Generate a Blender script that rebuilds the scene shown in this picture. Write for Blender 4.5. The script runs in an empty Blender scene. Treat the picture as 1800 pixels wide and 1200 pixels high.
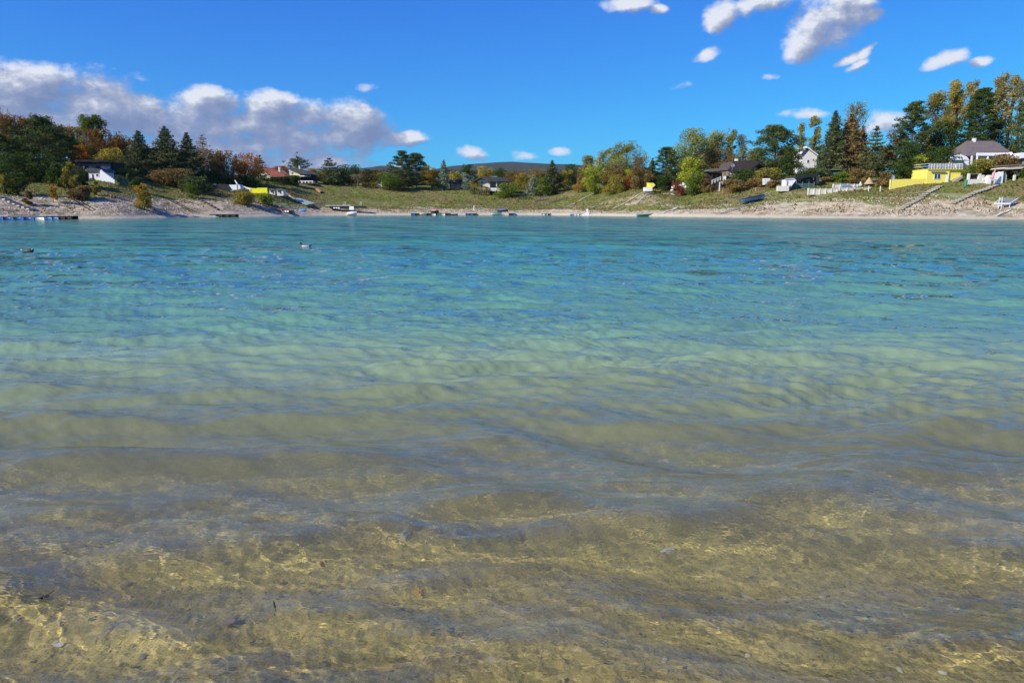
import bpy, math, random
import numpy as np
from math import radians as R_, pi, sin, cos, atan2, sqrt

sc = bpy.context.scene
COL = sc.collection
# ---------------------------------------------------------------- camera
H = 1.8
F = 1300.0                       # focal length in pixels of a 1800 wide picture
PITCH = R_(10.2)
SUN_EL = R_(33); SUN_AZ = R_(-122)      # azimuth measured from the view direction (+Y) towards +X
cam = bpy.data.objects.new('camera', bpy.data.cameras.new('camera')); COL.objects.link(cam)
sc.camera = cam
cam.location = (0, 0, H); cam.rotation_euler = (pi/2-PITCH, 0, 0)
cam.data.lens = 36*F/1800; cam.data.sensor_width = 36; cam.data.clip_end = 20000; cam.data.clip_start = 0.05
sc.view_settings.view_transform = 'Standard'; sc.view_settings.look = 'None'
sc.view_settings.exposure = 0.55; sc.view_settings.gamma = 1
sc.render.resolution_x = 1024; sc.render.resolution_y = 682
sc.cycles.max_bounces = 8; sc.cycles.transparent_max_bounces = 8
sc.cycles.sample_clamp_indirect = 6; sc.cycles.sample_clamp_direct = 30

def ray(px, py):
    u = (px-900)/F; v = (600-py)/F
    return (u, cos(PITCH)+v*sin(PITCH), -sin(PITCH)+v*cos(PITCH))
def P(px, py, Y):
    """the place a forward distance Y away that lies on the line of sight through a picture point"""
    d = ray(px, py); k = Y/d[1]
    return (d[0]*k, Y, H+d[2]*k)
def azel(px, py):
    d = ray(px, py); n = sqrt(d[0]**2+d[1]**2)
    return atan2(d[0], d[1]), atan2(d[2], n)

# ---------------------------------------------------------------- node helper
class NT:
    def __init__(s, tree): s.t = tree; s.n = tree.nodes; s.l = tree.links
    def put(s, sock, v):
        if v is None: return
        if hasattr(v, 'is_output') or isinstance(v, bpy.types.NodeSocket): s.l.new(v, sock)
        else:
            try: sock.default_value = v
            except Exception:
                sock.default_value = (v, v, v) if not hasattr(v, '__len__') else tuple(v)
    def math(s, op, a, b=None, c=None, clamp=False):
        n = s.n.new('ShaderNodeMath'); n.operation = op; n.use_clamp = clamp
        for i, v in enumerate((a, b, c)):
            if v is not None: s.put(n.inputs[i], v)
        return n.outputs[0]
    def vmath(s, op, a, b=None):
        n = s.n.new('ShaderNodeVectorMath'); n.operation = op
        for i, v in enumerate((a, b)):
            if v is not None: s.put(n.inputs[i], v)
        return n.outputs[1] if op in ('LENGTH', 'DOT_PRODUCT') else n.outputs[0]
    def noise(s, vec, scale, detail=4, rough=.5, dist=0, out=0):
        n = s.n.new('ShaderNodeTexNoise'); s.put(n.inputs['Vector'], vec)
        n.inputs['Scale'].default_value = scale; n.inputs['Detail'].default_value = detail
        n.inputs['Roughness'].default_value = rough; n.inputs['Distortion'].default_value = dist
        return n.outputs[out]
    def voro(s, vec, scale, out='Distance', feature='F1'):
        n = s.n.new('ShaderNodeTexVoronoi'); s.put(n.inputs['Vector'], vec); n.feature = feature
        n.inputs['Scale'].default_value = scale
        return n.outputs[out]
    def ramp(s, fac, stops, interp='LINEAR'):
        n = s.n.new('ShaderNodeValToRGB'); s.put(n.inputs[0], fac); cr = n.color_ramp; cr.interpolation = interp
        while len(cr.elements) < len(stops): cr.elements.new(0.5)
        for e, (p, c) in zip(cr.elements, stops):
            e.position = p; e.color = (c, c, c, 1) if not hasattr(c, '__len__') else tuple(c)+(1,)*(4-len(c))
        return n.outputs[0]
    def maprange(s, v, a, b, c=0., d=1., smooth=False):
        n = s.n.new('ShaderNodeMapRange'); n.clamp = True
        if smooth: n.interpolation_type = 'SMOOTHSTEP'
        for i, x in enumerate((v, a, b, c, d)): s.put(n.inputs[i], x)
        return n.outputs[0]
    def mix(s, fac, a, b, blend='MIX'):
        n = s.n.new('ShaderNodeMix'); n.data_type = 'RGBA'; n.blend_type = blend; n.clamp_factor = True
        s.put(n.inputs[0], fac)
        for i, v in ((6, a), (7, b)):
            if isinstance(v, bpy.types.NodeSocket): s.l.new(v, n.inputs[i])
            else: n.inputs[i].default_value = tuple(v)+(1,)*(4-len(v))
        return n.outputs[2]
    def xyz(s, x, y, z):
        n = s.n.new('ShaderNodeCombineXYZ')
        for i, v in enumerate((x, y, z)): s.put(n.inputs[i], v)
        return n.outputs[0]
    def sep(s, v):
        n = s.n.new('ShaderNodeSeparateXYZ'); s.put(n.inputs[0], v); return n.outputs
    def mapping(s, v, scale=(1, 1, 1), rot=(0, 0, 0)):
        n = s.n.new('ShaderNodeMapping'); s.put(n.inputs[0], v)
        n.inputs['Scale'].default_value = scale; n.inputs['Rotation'].default_value = rot
        return n.outputs[0]
    def attr(s, name, out='Fac'):
        n = s.n.new('ShaderNodeAttribute'); n.attribute_name = name; return n.outputs[out]
    def bump(s, h, strength=.5, dist=.1, normal=None):
        n = s.n.new('ShaderNodeBump'); s.put(n.inputs['Height'], h)
        n.inputs['Strength'].default_value = strength; n.inputs['Distance'].default_value = dist
        if normal is not None: s.l.new(normal, n.inputs['Normal'])
        return n.outputs[0]

# ---------------------------------------------------------------- world: physical sky with broken cumulus
world = bpy.data.worlds.new('World'); sc.world = world; world.use_nodes = True
W = NT(world.node_tree)
sky = W.n.new('ShaderNodeTexSky'); sky.sky_type = 'NISHITA'; sky.sun_disc = False
sky.sun_elevation = SUN_EL; sky.sun_rotation = SUN_AZ
sky.air_density = 1.0; sky.dust_density = 0.2; sky.ozone_density = 2.5
tc = W.n.new('ShaderNodeTexCoord')
hs = W.n.new('ShaderNodeHueSaturation'); hs.inputs['Saturation'].default_value = 1.25; hs.inputs['Hue'].default_value = .493
W.l.new(sky.outputs[0], hs.inputs['Color'])
# clouds: (px, py, half width, half height, tilt degrees, weight)
CLOUDS = [(40, 160, 210, 46, 0, 1), (190, 190, 170, 48, -8, 1), (90, 215, 190, 40, 0, 1), (330, 222, 150, 48, -4, 1), (385, 182, 62, 30, 0, .95),
          (468, 188, 62, 28, 0, 1), (560, 210, 75, 30, -5, .9), (628, 212, 62, 36, -6, 1.05), (655, 240, 60, 26, 0, .9), (712, 243, 52, 15, -2, 1.1),
          (520, 246, 130, 40, -2, .95), (420, 262, 130, 40, 0, .9), (555, 280, 95, 24, 0, .85), (300, 262, 150, 40, 0, .9), (300, 205, 110, 34, -10, .95), (435, 215, 90, 34, 0, 1), (510, 215, 70, 26, 0, .95), (600, 240, 80, 34, 0, .95),
          (832, 272, 34, 12, -6, .62), (921, 274, 28, 10, -4, .62), (985, 266, 20, 7, 0, .45), (665, 292, 60, 10, 0, .55),
          (1106, 4, 50, 15, 2, .95), (1158, 14, 18, 8, 0, .7), (1270, 26, 38, 26, 20, .95), (1305, 14, 30, 16, -8, .8), (1346, 5, 46, 19, -8, .95),
          (1464, 36, 64, 44, 8, 1.2), (1428, 72, 50, 32, 25, 1.15), (1398, 92, 26, 17, 30, .95), (1512, 26, 36, 12, -4, .8), (1497, 106, 30, 8, 24, .8), (1528, 84, 20, 6, 32, .65),
          (1505, 118, 18, 7, 30, .7), (1246, 96, 24, 11, 12, .7), (1355, 136, 18, 6, 0, .6), (1657, 103, 36, 14, 14, 1.0), (1726, 107, 18, 9, 5, .95), (1408, 201, 40, 9, 0, .55),
          (1544, 226, 46, 24, 10, .8), (1198, 151, 26, 6, 10, .4), (645, 156, 18, 6, 0, .35)]
def cloud_group():
    g = bpy.data.node_groups.new('cloud_density', 'ShaderNodeTree')
    g.interface.new_socket('Vector', in_out='INPUT', socket_type='NodeSocketVector')
    g.interface.new_socket('Density', in_out='OUTPUT', socket_type='NodeSocketFloat')
    G = NT(g); gi = g.nodes.new('NodeGroupInput'); go = g.nodes.new('NodeGroupOutput')
    v = gi.outputs[0]
    warp = G.noise(v, 9, 3, .55, out=1)
    wv = G.vmath('ADD', v, G.vmath('MULTIPLY', G.vmath('SUBTRACT', warp, (.5, .5, .5)), (.020, .014, 0)))
    x, y, _ = G.sep(wv)
    acc = None
    for (px, py, a, b, tilt, wgt) in CLOUDS:
        az, el = azel(px, py); a1 = a/F*.97; b1 = b/F
        c, s_ = cos(R_(tilt)), sin(R_(tilt))
        dx = G.math('SUBTRACT', x, az); dy = G.math('SUBTRACT', y, el)
        p = G.math('MULTIPLY_ADD', dx, c/a1, G.math('MULTIPLY', dy, s_/a1))
        q = G.math('MULTIPLY_ADD', dx, -s_/b1, G.math('MULTIPLY', dy, c/b1))
        # flatter base: squeeze the lower half
        r2 = G.math('MULTIPLY_ADD', p, p, G.math('MULTIPLY', q, q))
        m = G.math('MULTIPLY', G.math('SUBTRACT', 1.0, r2), wgt)
        acc = m if acc is None else G.math('SMOOTH_MAX', acc, m, .25)
    acc = G.math('MAXIMUM', acc, -1.5)
    f1 = G.noise(G.vmath('MULTIPLY', v, (1, 1.45, 1)), 22, 9, .62)
    d = G.math('ADD', G.math('MULTIPLY', acc, .72), G.math('MULTIPLY_ADD', f1, 2.3, -1.17))
    G.l.new(d, go.inputs[0])
    return g
cg = cloud_group()
dx, dy, dz = W.sep(tc.outputs['Generated'])
az = W.math('ARCTAN2', dx, dy); el = W.math('ARCSINE', dz)
cv = W.xyz(az, el, 0)
def dens(off):
    n = W.n.new('ShaderNodeGroup'); n.node_tree = cg
    W.put(n.inputs[0], W.vmath('ADD', cv, off) if off else cv)
    return n.outputs[0]
d0 = dens(None); d1 = dens((-.012, .014, 0)); 
alpha = W.maprange(d0, -.10, .62, 0, 1, True)
lit = W.math('ADD', W.maprange(az, -.1, .1, 0, .16), W.math('ADD', W.math('MULTIPLY', W.math('SUBTRACT', d0, d1), .8), W.math('MULTIPLY_ADD', d0, -.13, .44)))
ccol = W.ramp(lit, [(.1, (.19, .27, .48)), (.42, (.27, .34, .55)), (.70, (.44, .50, .66)), (.95, (.80, .84, .95))])
cl_strength = W.vmath('SCALE', ccol); 
cl_strength.node.inputs['Scale'].default_value = 6.6
front = W.math('MULTIPLY', alpha, W.maprange(dz, .0, .03))
SKYGAIN = 1.0
r_, g_, b_ = W.sep(hs.outputs[0])
tint = W.xyz(W.math('MULTIPLY', W.math('POWER', r_, .55), .26), W.math('MULTIPLY', W.math('POWER', g_, .95), .60), W.math('MULTIPLY', W.math('POWER', b_, .5), 2.5))
skyc = W.mix(front, tint, cl_strength)
bg = W.n['Background']; W.l.new(skyc, bg.inputs[0]); bg.inputs[1].default_value = 0.1

# ---------------------------------------------------------------- sun
sl = bpy.data.lights.new('sun', 'SUN'); sl.energy = 4.3; sl.angle = R_(.5); sl.color = (1, .93, .82)
sun = bpy.data.objects.new('sun', sl); COL.objects.link(sun)
sd = (sin(SUN_AZ)*cos(SUN_EL), cos(SUN_AZ)*cos(SUN_EL), sin(SUN_EL))       # towards the sun
from mathutils import Vector, Matrix
sun.rotation_euler = Vector(sd).to_track_quat('Z', 'Y').to_euler()
sl.cycles.is_caustics_light = True

# ---------------------------------------------------------------- helpers for objects
def tag(o, label=None, cat=None, group=None, kind=None):
    if label: o['label'] = label
    if cat:
        o['category'] = cat
        o['kind'] = 'thing'
    if group: o['group'] = group
    if kind: o['kind'] = kind
    return o
def mesh_np(name, v, f, mat, smooth=False, fattr=None, vattr=None, parent=None):
    v = np.asarray(v, np.float32); f = np.asarray(f, np.int32)
    k = f.shape[1]
    me = bpy.data.meshes.new(name); me.vertices.add(len(v)); me.vertices.foreach_set('co', v.ravel())
    me.loops.add(f.size); me.loops.foreach_set('vertex_index', f.ravel())
    me.polygons.add(len(f)); me.polygons.foreach_set('loop_start', np.arange(0, f.size, k, dtype=np.int32))
    me.polygons.foreach_set('use_smooth', np.full(len(f), smooth))
    me.update()
    for nm, a in (fattr or {}).items():
        at = me.attributes.new(nm, 'FLOAT', 'FACE'); at.data.foreach_set('value', np.asarray(a, np.float32))
    for nm, a in (vattr or {}).items():
        at = me.attributes.new(nm, 'FLOAT', 'POINT'); at.data.foreach_set('value', np.asarray(a, np.float32))
    me.materials.append(mat)
    o = bpy.data.objects.new(name, me); COL.objects.link(o)
    if parent: o.parent = parent
    return o
def grid_faces(n, m):
    i = np.arange(n*m).reshape(n, m)
    return np.stack([i[:-1, :-1], i[:-1, 1:], i[1:, 1:], i[1:, :-1]], -1).reshape(-1, 4)

# value noise on numpy arrays
_rs = np.random.default_rng(77); _tab = _rs.random((256, 256))
def vnoise(x, y):
    xi = np.floor(x).astype(int); yi = np.floor(y).astype(int); fx = x-xi; fy = y-yi
    fx = fx*fx*(3-2*fx); fy = fy*fy*(3-2*fy)
    a = _tab[xi & 255, yi & 255]; b = _tab[(xi+1) & 255, yi & 255]; c = _tab[xi & 255, (yi+1) & 255]; d = _tab[(xi+1) & 255, (yi+1) & 255]
    return (a*(1-fx)+b*fx)*(1-fy)+(c*(1-fx)+d*fx)*fy
def fbm(x, y, o=4):
    s = 0; a = .5; t = 0
    for k in range(o):
        s = s+a*vnoise(x*2**k+17.3*k, y*2**k+9.1*k); t += a; a *= .5
    return s/t

# ---------------------------------------------------------------- terrain: pond shore, banks, gardens
# per picture column: forward distance of the waterline, (offset beyond it, picture height) of bank points, start of the grass
COLS = [
 (-400, 95, [(2, 380), (14, 352), (26, 328), (45, 306), (70, 285)], 14),
 (0,   122, [(2, 380), (13, 345), (25, 328), (45, 312), (70, 290)], 13),
 (120, 130, [(2, 379), (12, 350), (26, 327), (40, 308), (70, 285)], 14),
 (200, 134, [(2, 379), (12, 351), (21, 333), (27, 324), (38, 306), (70, 288)], 13),
 (300, 150, [(2, 378), (12, 353), (28, 333), (45, 312), (75, 292)], 13),
 (400, 159, [(2, 377), (12, 357), (20, 345), (26, 339), (45, 319), (75, 305)], 13),
 (480, 172, [(2, 376), (9, 364), (18, 344), (24, 337), (48, 319), (75, 312)], 9),
 (560, 188, [(2, 374), (10, 364), (25, 346), (42, 324), (75, 318)], 8),
 (640, 194, [(2, 374), (10, 366), (25, 348), (42, 328), (75, 324)], 8),
 (740, 198, [(2, 374), (10, 367), (25, 350), (42, 330), (75, 326)], 8),
 (830, 200, [(2, 374), (10, 368), (24, 350), (33, 334), (75, 327)], 9),
 (900, 200, [(2, 374), (10, 369), (24, 355), (33, 339), (75, 328)], 9),
 (960, 198, [(2, 374), (10, 368), (24, 354), (38, 340), (75, 326)], 10),
 (1050, 184, [(2, 374), (10, 367), (24, 350), (38, 334), (70, 322)], 6),
 (1130, 170, [(2, 375), (10, 367), (19, 334), (30, 330), (70, 320)], 5),
 (1200, 161, [(2, 375), (9, 368), (28, 345), (34, 338), (60, 320)], 6),
 (1300, 150, [(2, 377), (9, 365), (22, 341), (28, 333), (36, 319), (60, 306)], 11),
 (1400, 143, [(2, 378), (9, 364), (20, 335), (24, 331), (32, 312), (55, 306)], 12),
 (1500, 137, [(2, 379), (9, 363), (17, 343), (20, 340), (25, 334), (32, 320), (55, 310)], 12),
 (1600, 132, [(2, 380), (9, 364), (21, 330), (30, 315), (52, 304)], 13),
 (1700, 128, [(2, 381), (9, 365), (21, 331), (28, 317), (36, 305), (52, 296)], 13),
 (1800, 124, [(2, 382), (10, 363), (24, 334), (30, 317), (36, 303), (52, 290)], 14),
 (2200, 100, [(2, 378), (10, 358), (20, 338), (28, 320), (52, 285)], 10),
]
OFFS = np.array([-400, -60, -12, 0, 1.6, 5, 9, 13, 18, 22, 26, 30, 36, 42, 52, 70, 110, 300, 3000.])
tab_phi = []; tab_R = []; tab_Z = []; tab_G = []
for (px, S, pts, gr) in COLS:
    ph = azel(px, 366)[0]
    xs = [0]+[o for o, y in pts]; zs = [0.0]+[P(px, y, S+o)[2] for o, y in pts]
    zl = zs[-1]
    row = []
    for o in OFFS:
        if o <= 0: row.append({-400: -6, -60: -4, -12: -1.6, 0: 0}[int(o)])
        elif o > xs[-1]: row.append(zl+min(1.5, (o-xs[-1])*.012))
        else: row.append(float(np.interp(o, xs, zs)))
    tab_phi.append(ph); tab_R.append(S/cos(ph)); tab_Z.append(row); tab_G.append(gr)
# beyond the frame the shore closes round both sides of the camera
tab_phi = [R_(-179), R_(-100), R_(-70)]+tab_phi+[R_(70), R_(100), R_(179)]
tab_R = [70, 78, 92]+tab_R+[92, 78, 70]
tab_Z = [tab_Z[0]]*3+tab_Z+[tab_Z[-1]]*3; tab_G = [tab_G[0]]*3+tab_G+[tab_G[-1]]*3
tab_phi = np.array(tab_phi); tab_R = np.array(tab_R); tab_Z = np.array(tab_Z); tab_G = np.array(tab_G)
_fine = np.linspace(-pi, pi, 4000)
def _smooth(a, k=41):
    p = np.pad(a, (k, k), 'edge'); w = np.hanning(k+2)[1:-1]; w /= w.sum()
    return np.convolve(p, w, 'same')[k:-k]
_R = _smooth(np.interp(_fine, tab_phi, tab_R)); _G = _smooth(np.interp(_fine, tab_phi, tab_G))
_Z = np.stack([_smooth(np.interp(_fine, tab_phi, tab_Z[:, j]), 25) for j in range(len(OFFS))], 1)
def shoreR(phi): return np.interp(phi, _fine, _R)
def near_bed(Y):
    return np.interp(Y, [-60, -5, 0, 1.3, 2.2, 3.2, 4.4, 5.6, 7, 10, 15, 30, 60], [3.0, 1.2, .30, .0, -.14, -.26, -.40, -.54, -.78, -1.25, -2.0, -3.2, -4.5])
def ground_z(X, Y, detail=True):
    X = np.asarray(X, float); Y = np.asarray(Y, float)
    phi = np.arctan2(X, Y); r = np.hypot(X, Y)
    off = r-shoreR(phi)
    i = np.clip((phi+pi)/(2*pi)*(len(_fine)-1), 0, len(_fine)-1.001); i0 = i.astype(int); fi = i-i0
    j = np.clip(np.searchsorted(OFFS, off)-1, 0, len(OFFS)-2); fj = np.clip((off-OFFS[j])/(OFFS[j+1]-OFFS[j]), 0, 1)
    z = (_Z[i0, j]*(1-fj)+_Z[i0, j+1]*fj)*(1-fi)+(_Z[i0+1, j]*(1-fj)+_Z[i0+1, j+1]*fj)*fi
    if detail:
        k = np.clip(off/8, 0, 1)*np.clip((300-off)/200, 0, 1)
        z = z+k*((fbm(X*.09, Y*.09, 3)-.5)*.9+(fbm(X*.5, Y*.5, 3)-.5)*.35)
    nb = near_bed(Y)
    if detail:
        nb = nb+(fbm(X*.8+40, Y*.8, 3)-.5)*.06*np.clip((60-r)/20, 0, 1)
    return np.where(r < 60, np.maximum(z, nb), np.where(Y < 2, np.maximum(z, nb), z))
def gz(x, y): return float(ground_z(np.array([x]), np.array([y]))[0])
def G(px, Y):
    """ground point under picture column px at forward distance Y"""
    x = (px-900)/F/(cos(PITCH)+.18*sin(PITCH))*Y
    return (x, Y, gz(x, Y))
def S_of(px):
    ph = azel(px, 372)[0]; return float(shoreR(ph))*cos(ph)
# ---------------------------------------------------------------- materials
def newmat(name):
    m = bpy.data.materials.new(name); m.use_nodes = True
    return m, NT(m.node_tree), m.node_tree.nodes['Principled BSDF']
def ground_material():
    m, N, b = newmat('ground_cover')
    geo = N.n.new('ShaderNodeNewGeometry'); pos = geo.outputs['Position']
    z = N.sep(pos)[2]
    gr = N.attr('grass'); off = N.attr('shore')
    n1 = N.noise(pos, .12, 5, .6); n2 = N.noise(pos, .8, 5, .65); n3 = N.noise(pos, 4, 4, .7); n4 = N.noise(pos, .35, 4, .6)
    pale = N.ramp(n2, [(.28, (.24, .175, .105)), (.42, (.38, .295, .19)), (.55, (.54, .435, .30)), (.7, (.68, .575, .42))])
    pale = N.mix(N.math('MULTIPLY', N.maprange(n3, .48, .66), .75), pale, (.22, .18, .11))
    pale = N.mix(N.math('MULTIPLY', N.maprange(n4, .5, .62), .7), pale, (.19, .17, .07))
    pale = N.mix(N.math('MULTIPLY', N.maprange(N.noise(pos, .22, 3, .5), .56, .64), .35), pale, (.42, .22, .17))
    grass = N.ramp(n2, [(.3, (.085, .105, .022)), (.5, (.145, .17, .036)), (.7, (.21, .205, .06))])
    grass = N.mix(N.math('MULTIPLY', N.maprange(n1, .44, .58), .85), grass, (.20, .155, .075))
    grass = N.mix(N.math('MULTIPLY', N.maprange(n4, .40, .3), .85), grass, (.085, .145, .022))
    grass = N.mix(N.math('MULTIPLY', N.maprange(n3, .52, .66), .5), grass, (.30, .245, .13))
    land = N.mix(N.maprange(N.math('ADD', gr, N.math('MULTIPLY_ADD', n4, .9, -.45)), .35, .65), pale, grass)
    so = N.xyz(N.math('MULTIPLY', off, .32), N.math('MULTIPLY', N.sep(pos)[0], .05), N.math('MULTIPLY', N.sep(pos)[1], .02))
    streak = N.math('MULTIPLY', N.maprange(N.noise(so, 1.6, 5, .6), .52, .60), N.maprange(off, 20, 11))
    land = N.mix(N.math('MULTIPLY', streak, .75), land, (.50, .44, .34))
    gully = N.math('MULTIPLY', N.maprange(N.noise(N.xyz(N.math('MULTIPLY', off, .06), N.math('MULTIPLY', N.sep(pos)[0], .3), N.math('MULTIPLY', N.sep(pos)[1], .3)), 1.2, 5, .65), .54, .64), N.maprange(off, 34, 14))
    land = N.mix(N.math('MULTIPLY', gully, .55), land, (.15, .115, .065))
    beach = N.ramp(n3, [(.3, (.36, .325, .24)), (.7, (.58, .54, .43))])
    land = N.mix(N.maprange(N.math('ADD', off, N.math('MULTIPLY', n2, 4.5)), 3.2, 4.6), beach, land)
    # pond bed: silt, algae film, small stones
    silt = N.ramp(N.noise(pos, 1.1, 6, .6), [(.32, (.26, .20, .055)), (.5, (.48, .38, .11)), (.68, (.60, .50, .18))])
    alg = N.mix(N.maprange(N.noise(pos, 2.6, 5, .7), .48, .66), silt, (.20, .19, .035))
    gran = N.mix(.5, alg, N.ramp(N.noise(pos, 60, 6, .8), [(.36, (.11, .085, .04)), (.5, (.40, .315, .11)), (.64, (.58, .49, .26))]))
    v = N.n.new('ShaderNodeTexVoronoi'); N.put(v.inputs['Vector'], pos); v.inputs['Scale'].default_value = 22
    peb = N.math('MULTIPLY', N.math('LESS_THAN', v.outputs['Distance'], .26), N.math('GREATER_THAN', N.sep(v.outputs['Color'])[0], .78))
    gran = N.mix(peb, gran, N.mix(N.sep(v.outputs['Color'])[1], (.10, .08, .06), (.42, .36, .28)))
    bedm = N.maprange(z, -.02, .06)
    col = N.mix(bedm, gran, land)
    N.l.new(col, b.inputs['Base Color']); b.inputs['Roughness'].default_value = .95
    b.inputs['Specular IOR Level'].default_value = .1
    h = N.math('ADD', N.math('MULTIPLY', n3, .25), N.math('MULTIPLY', n2, .8))
    N.l.new(N.bump(N.math('ADD', h, N.math('MULTIPLY', N.noise(pos, 40, 4, .7), .03)), .7, .5), b.inputs['Normal'])
    return m
def leaf_mat(name, cols, trans=.25):
    m = bpy.data.materials.new(name); m.use_nodes = True; N = NT(m.node_tree); N.n.clear()
    o = N.n.new('ShaderNodeOutputMaterial')
    a = N.attr('tint')
    k = len(cols)
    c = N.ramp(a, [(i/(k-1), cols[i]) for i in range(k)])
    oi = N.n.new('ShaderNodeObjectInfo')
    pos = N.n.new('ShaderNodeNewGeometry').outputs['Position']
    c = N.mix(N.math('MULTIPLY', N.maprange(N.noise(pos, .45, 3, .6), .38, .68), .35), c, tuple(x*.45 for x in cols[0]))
    d = N.n.new('ShaderNodeBsdfDiffuse'); t = N.n.new('ShaderNodeBsdfTranslucent'); mx = N.n.new('ShaderNodeMixShader')
    N.l.new(c, d.inputs[0]); N.l.new(c, t.inputs[0]); mx.inputs[0].default_value = trans
    N.l.new(d.outputs[0], mx.inputs[1]); N.l.new(t.outputs[0], mx.inputs[2]); N.l.new(mx.outputs[0], o.inputs[0])
    return m
LM = dict(
 pine=leaf_mat('pine_needles', [(0.035, 0.059, 0.020), (0.068, 0.101, 0.031), (0.145, 0.160, 0.051)], .1),
 spruce=leaf_mat('spruce_needles', [(0.050, 0.068, 0.028), (0.097, 0.115, 0.043), (0.193, 0.194, 0.078)], .1),
 blue=leaf_mat('blue_spruce_needles', [(0.097, 0.135, 0.095), (0.212, 0.261, 0.183), (0.387, 0.423, 0.290)], .1),
 larch=leaf_mat('brown_conifer_needles', [(0.116, 0.085, 0.032), (0.252, 0.169, 0.063), (0.367, 0.261, 0.101)], .15),
 green=leaf_mat('green_leaves', [(0.075, 0.111, 0.017), (0.150, 0.205, 0.031), (0.298, 0.317, 0.056)]),
 dark=leaf_mat('dark_green_leaves', [(0.031, 0.054, 0.012), (0.061, 0.098, 0.023), (0.116, 0.151, 0.035)]),
 olive=leaf_mat('olive_leaves', [(0.130, 0.123, 0.022), (0.282, 0.246, 0.041), (0.477, 0.379, 0.071)]),
 ygreen=leaf_mat('yellow_green_leaves', [(0.154, 0.196, 0.020), (0.368, 0.406, 0.040), (0.676, 0.630, 0.079)]),
 yellow=leaf_mat('yellow_leaves', [(.20, .15, .02), (.42, .33, .05), (.62, .50, .12)]),
 gold=leaf_mat('golden_leaves', [(.22, .12, .015), (.45, .27, .03), (.60, .40, .07)]),
 orange=leaf_mat('orange_leaves', [(0.200, 0.069, 0.012), (0.420, 0.173, 0.024), (0.549, 0.299, 0.048)]),
 rust=leaf_mat('rusty_brown_leaves', [(0.090, 0.054, 0.017), (0.227, 0.116, 0.028), (0.422, 0.217, 0.048)]),
 brown=leaf_mat('brown_leaves', [(0.116, 0.081, 0.028), (0.252, 0.169, 0.057), (0.387, 0.279, 0.101)]),
 pyel=leaf_mat('pale_yellow_poplar_leaves', [(.17, .14, .05), (.36, .31, .11), (.55, .48, .21)]),
 ygo=leaf_mat('yellowing_olive_leaves', [(0.117, 0.130, 0.023), (0.260, 0.273, 0.046), (0.468, 0.442, 0.091)]),
 red=leaf_mat('red_leaves', [(.12, .025, .012), (.28, .07, .03), (.36, .14, .06)]),
 pgreen=leaf_mat('pale_poplar_leaves', [(0.144, 0.156, 0.055), (0.304, 0.312, 0.110), (0.544, 0.516, 0.193)]),
 grass=leaf_mat('grass_blades', [(0.090, 0.112, 0.017), (0.154, 0.175, 0.033), (0.256, 0.237, 0.066)]),
 tan=leaf_mat('dry_stalks', [(.10, .075, .035), (.24, .185, .10), (.40, .33, .20)]),
)
def simple(name, col, rough=.7, var=.25, scale=3., metal=0., bump=.2, spec=.3):
    m, N, b = newmat(name)
    tcn = N.n.new('ShaderNodeTexCoord').outputs['Object']
    n = N.noise(tcn, scale, 5, .65)
    c = N.mix(N.maprange(n, .3, .7), tuple(x*(1-var) for x in col), tuple(min(1, x*(1+var*.6)) for x in col))
    st = N.noise(N.mapping(tcn, (1.5, 1.5, .25)), scale*1.7, 4, .7)
    c = N.mix(N.math('MULTIPLY', N.maprange(st, .55, .75), var), c, tuple(x*.5 for x in col))
    N.l.new(c, b.inputs['Base Color']); b.inputs['Roughness'].default_value = rough; b.inputs['Metallic'].default_value = metal
    b.inputs['Specular IOR Level'].default_value = spec
    if bump: N.l.new(N.bump(n, bump, .03), b.inputs['Normal'])
    return m
def tiles(name, c1, c2, s=3.2):
    m, N, b = newmat(name)
    tcn = N.n.new('ShaderNodeTexCoord').outputs['Object']
    br = N.n.new('ShaderNodeTexBrick'); br.inputs['Scale'].default_value = s
    N.l.new(N.mapping(tcn, (1, 1.3, 1.3), (0, 0, 0)), br.inputs['Vector'])
    br.inputs['Color1'].default_value = c1+(1,); br.inputs['Color2'].default_value = c2+(1,); br.inputs['Mortar'].default_value = tuple(x*.4 for x in c1)+(1,)
    br.inputs['Mortar Size'].default_value = .03
    n = N.noise(tcn, .9, 4, .6)
    c = N.mix(N.math('MULTIPLY', N.maprange(n, .4, .7), .5), br.outputs[0], tuple(x*.55 for x in c2))
    N.l.new(c, b.inputs['Base Color']); b.inputs['Roughness'].default_value = .8
    N.l.new(N.bump(br.outputs['Fac'], .4, .03), b.inputs['Normal'])
    return m
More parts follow.
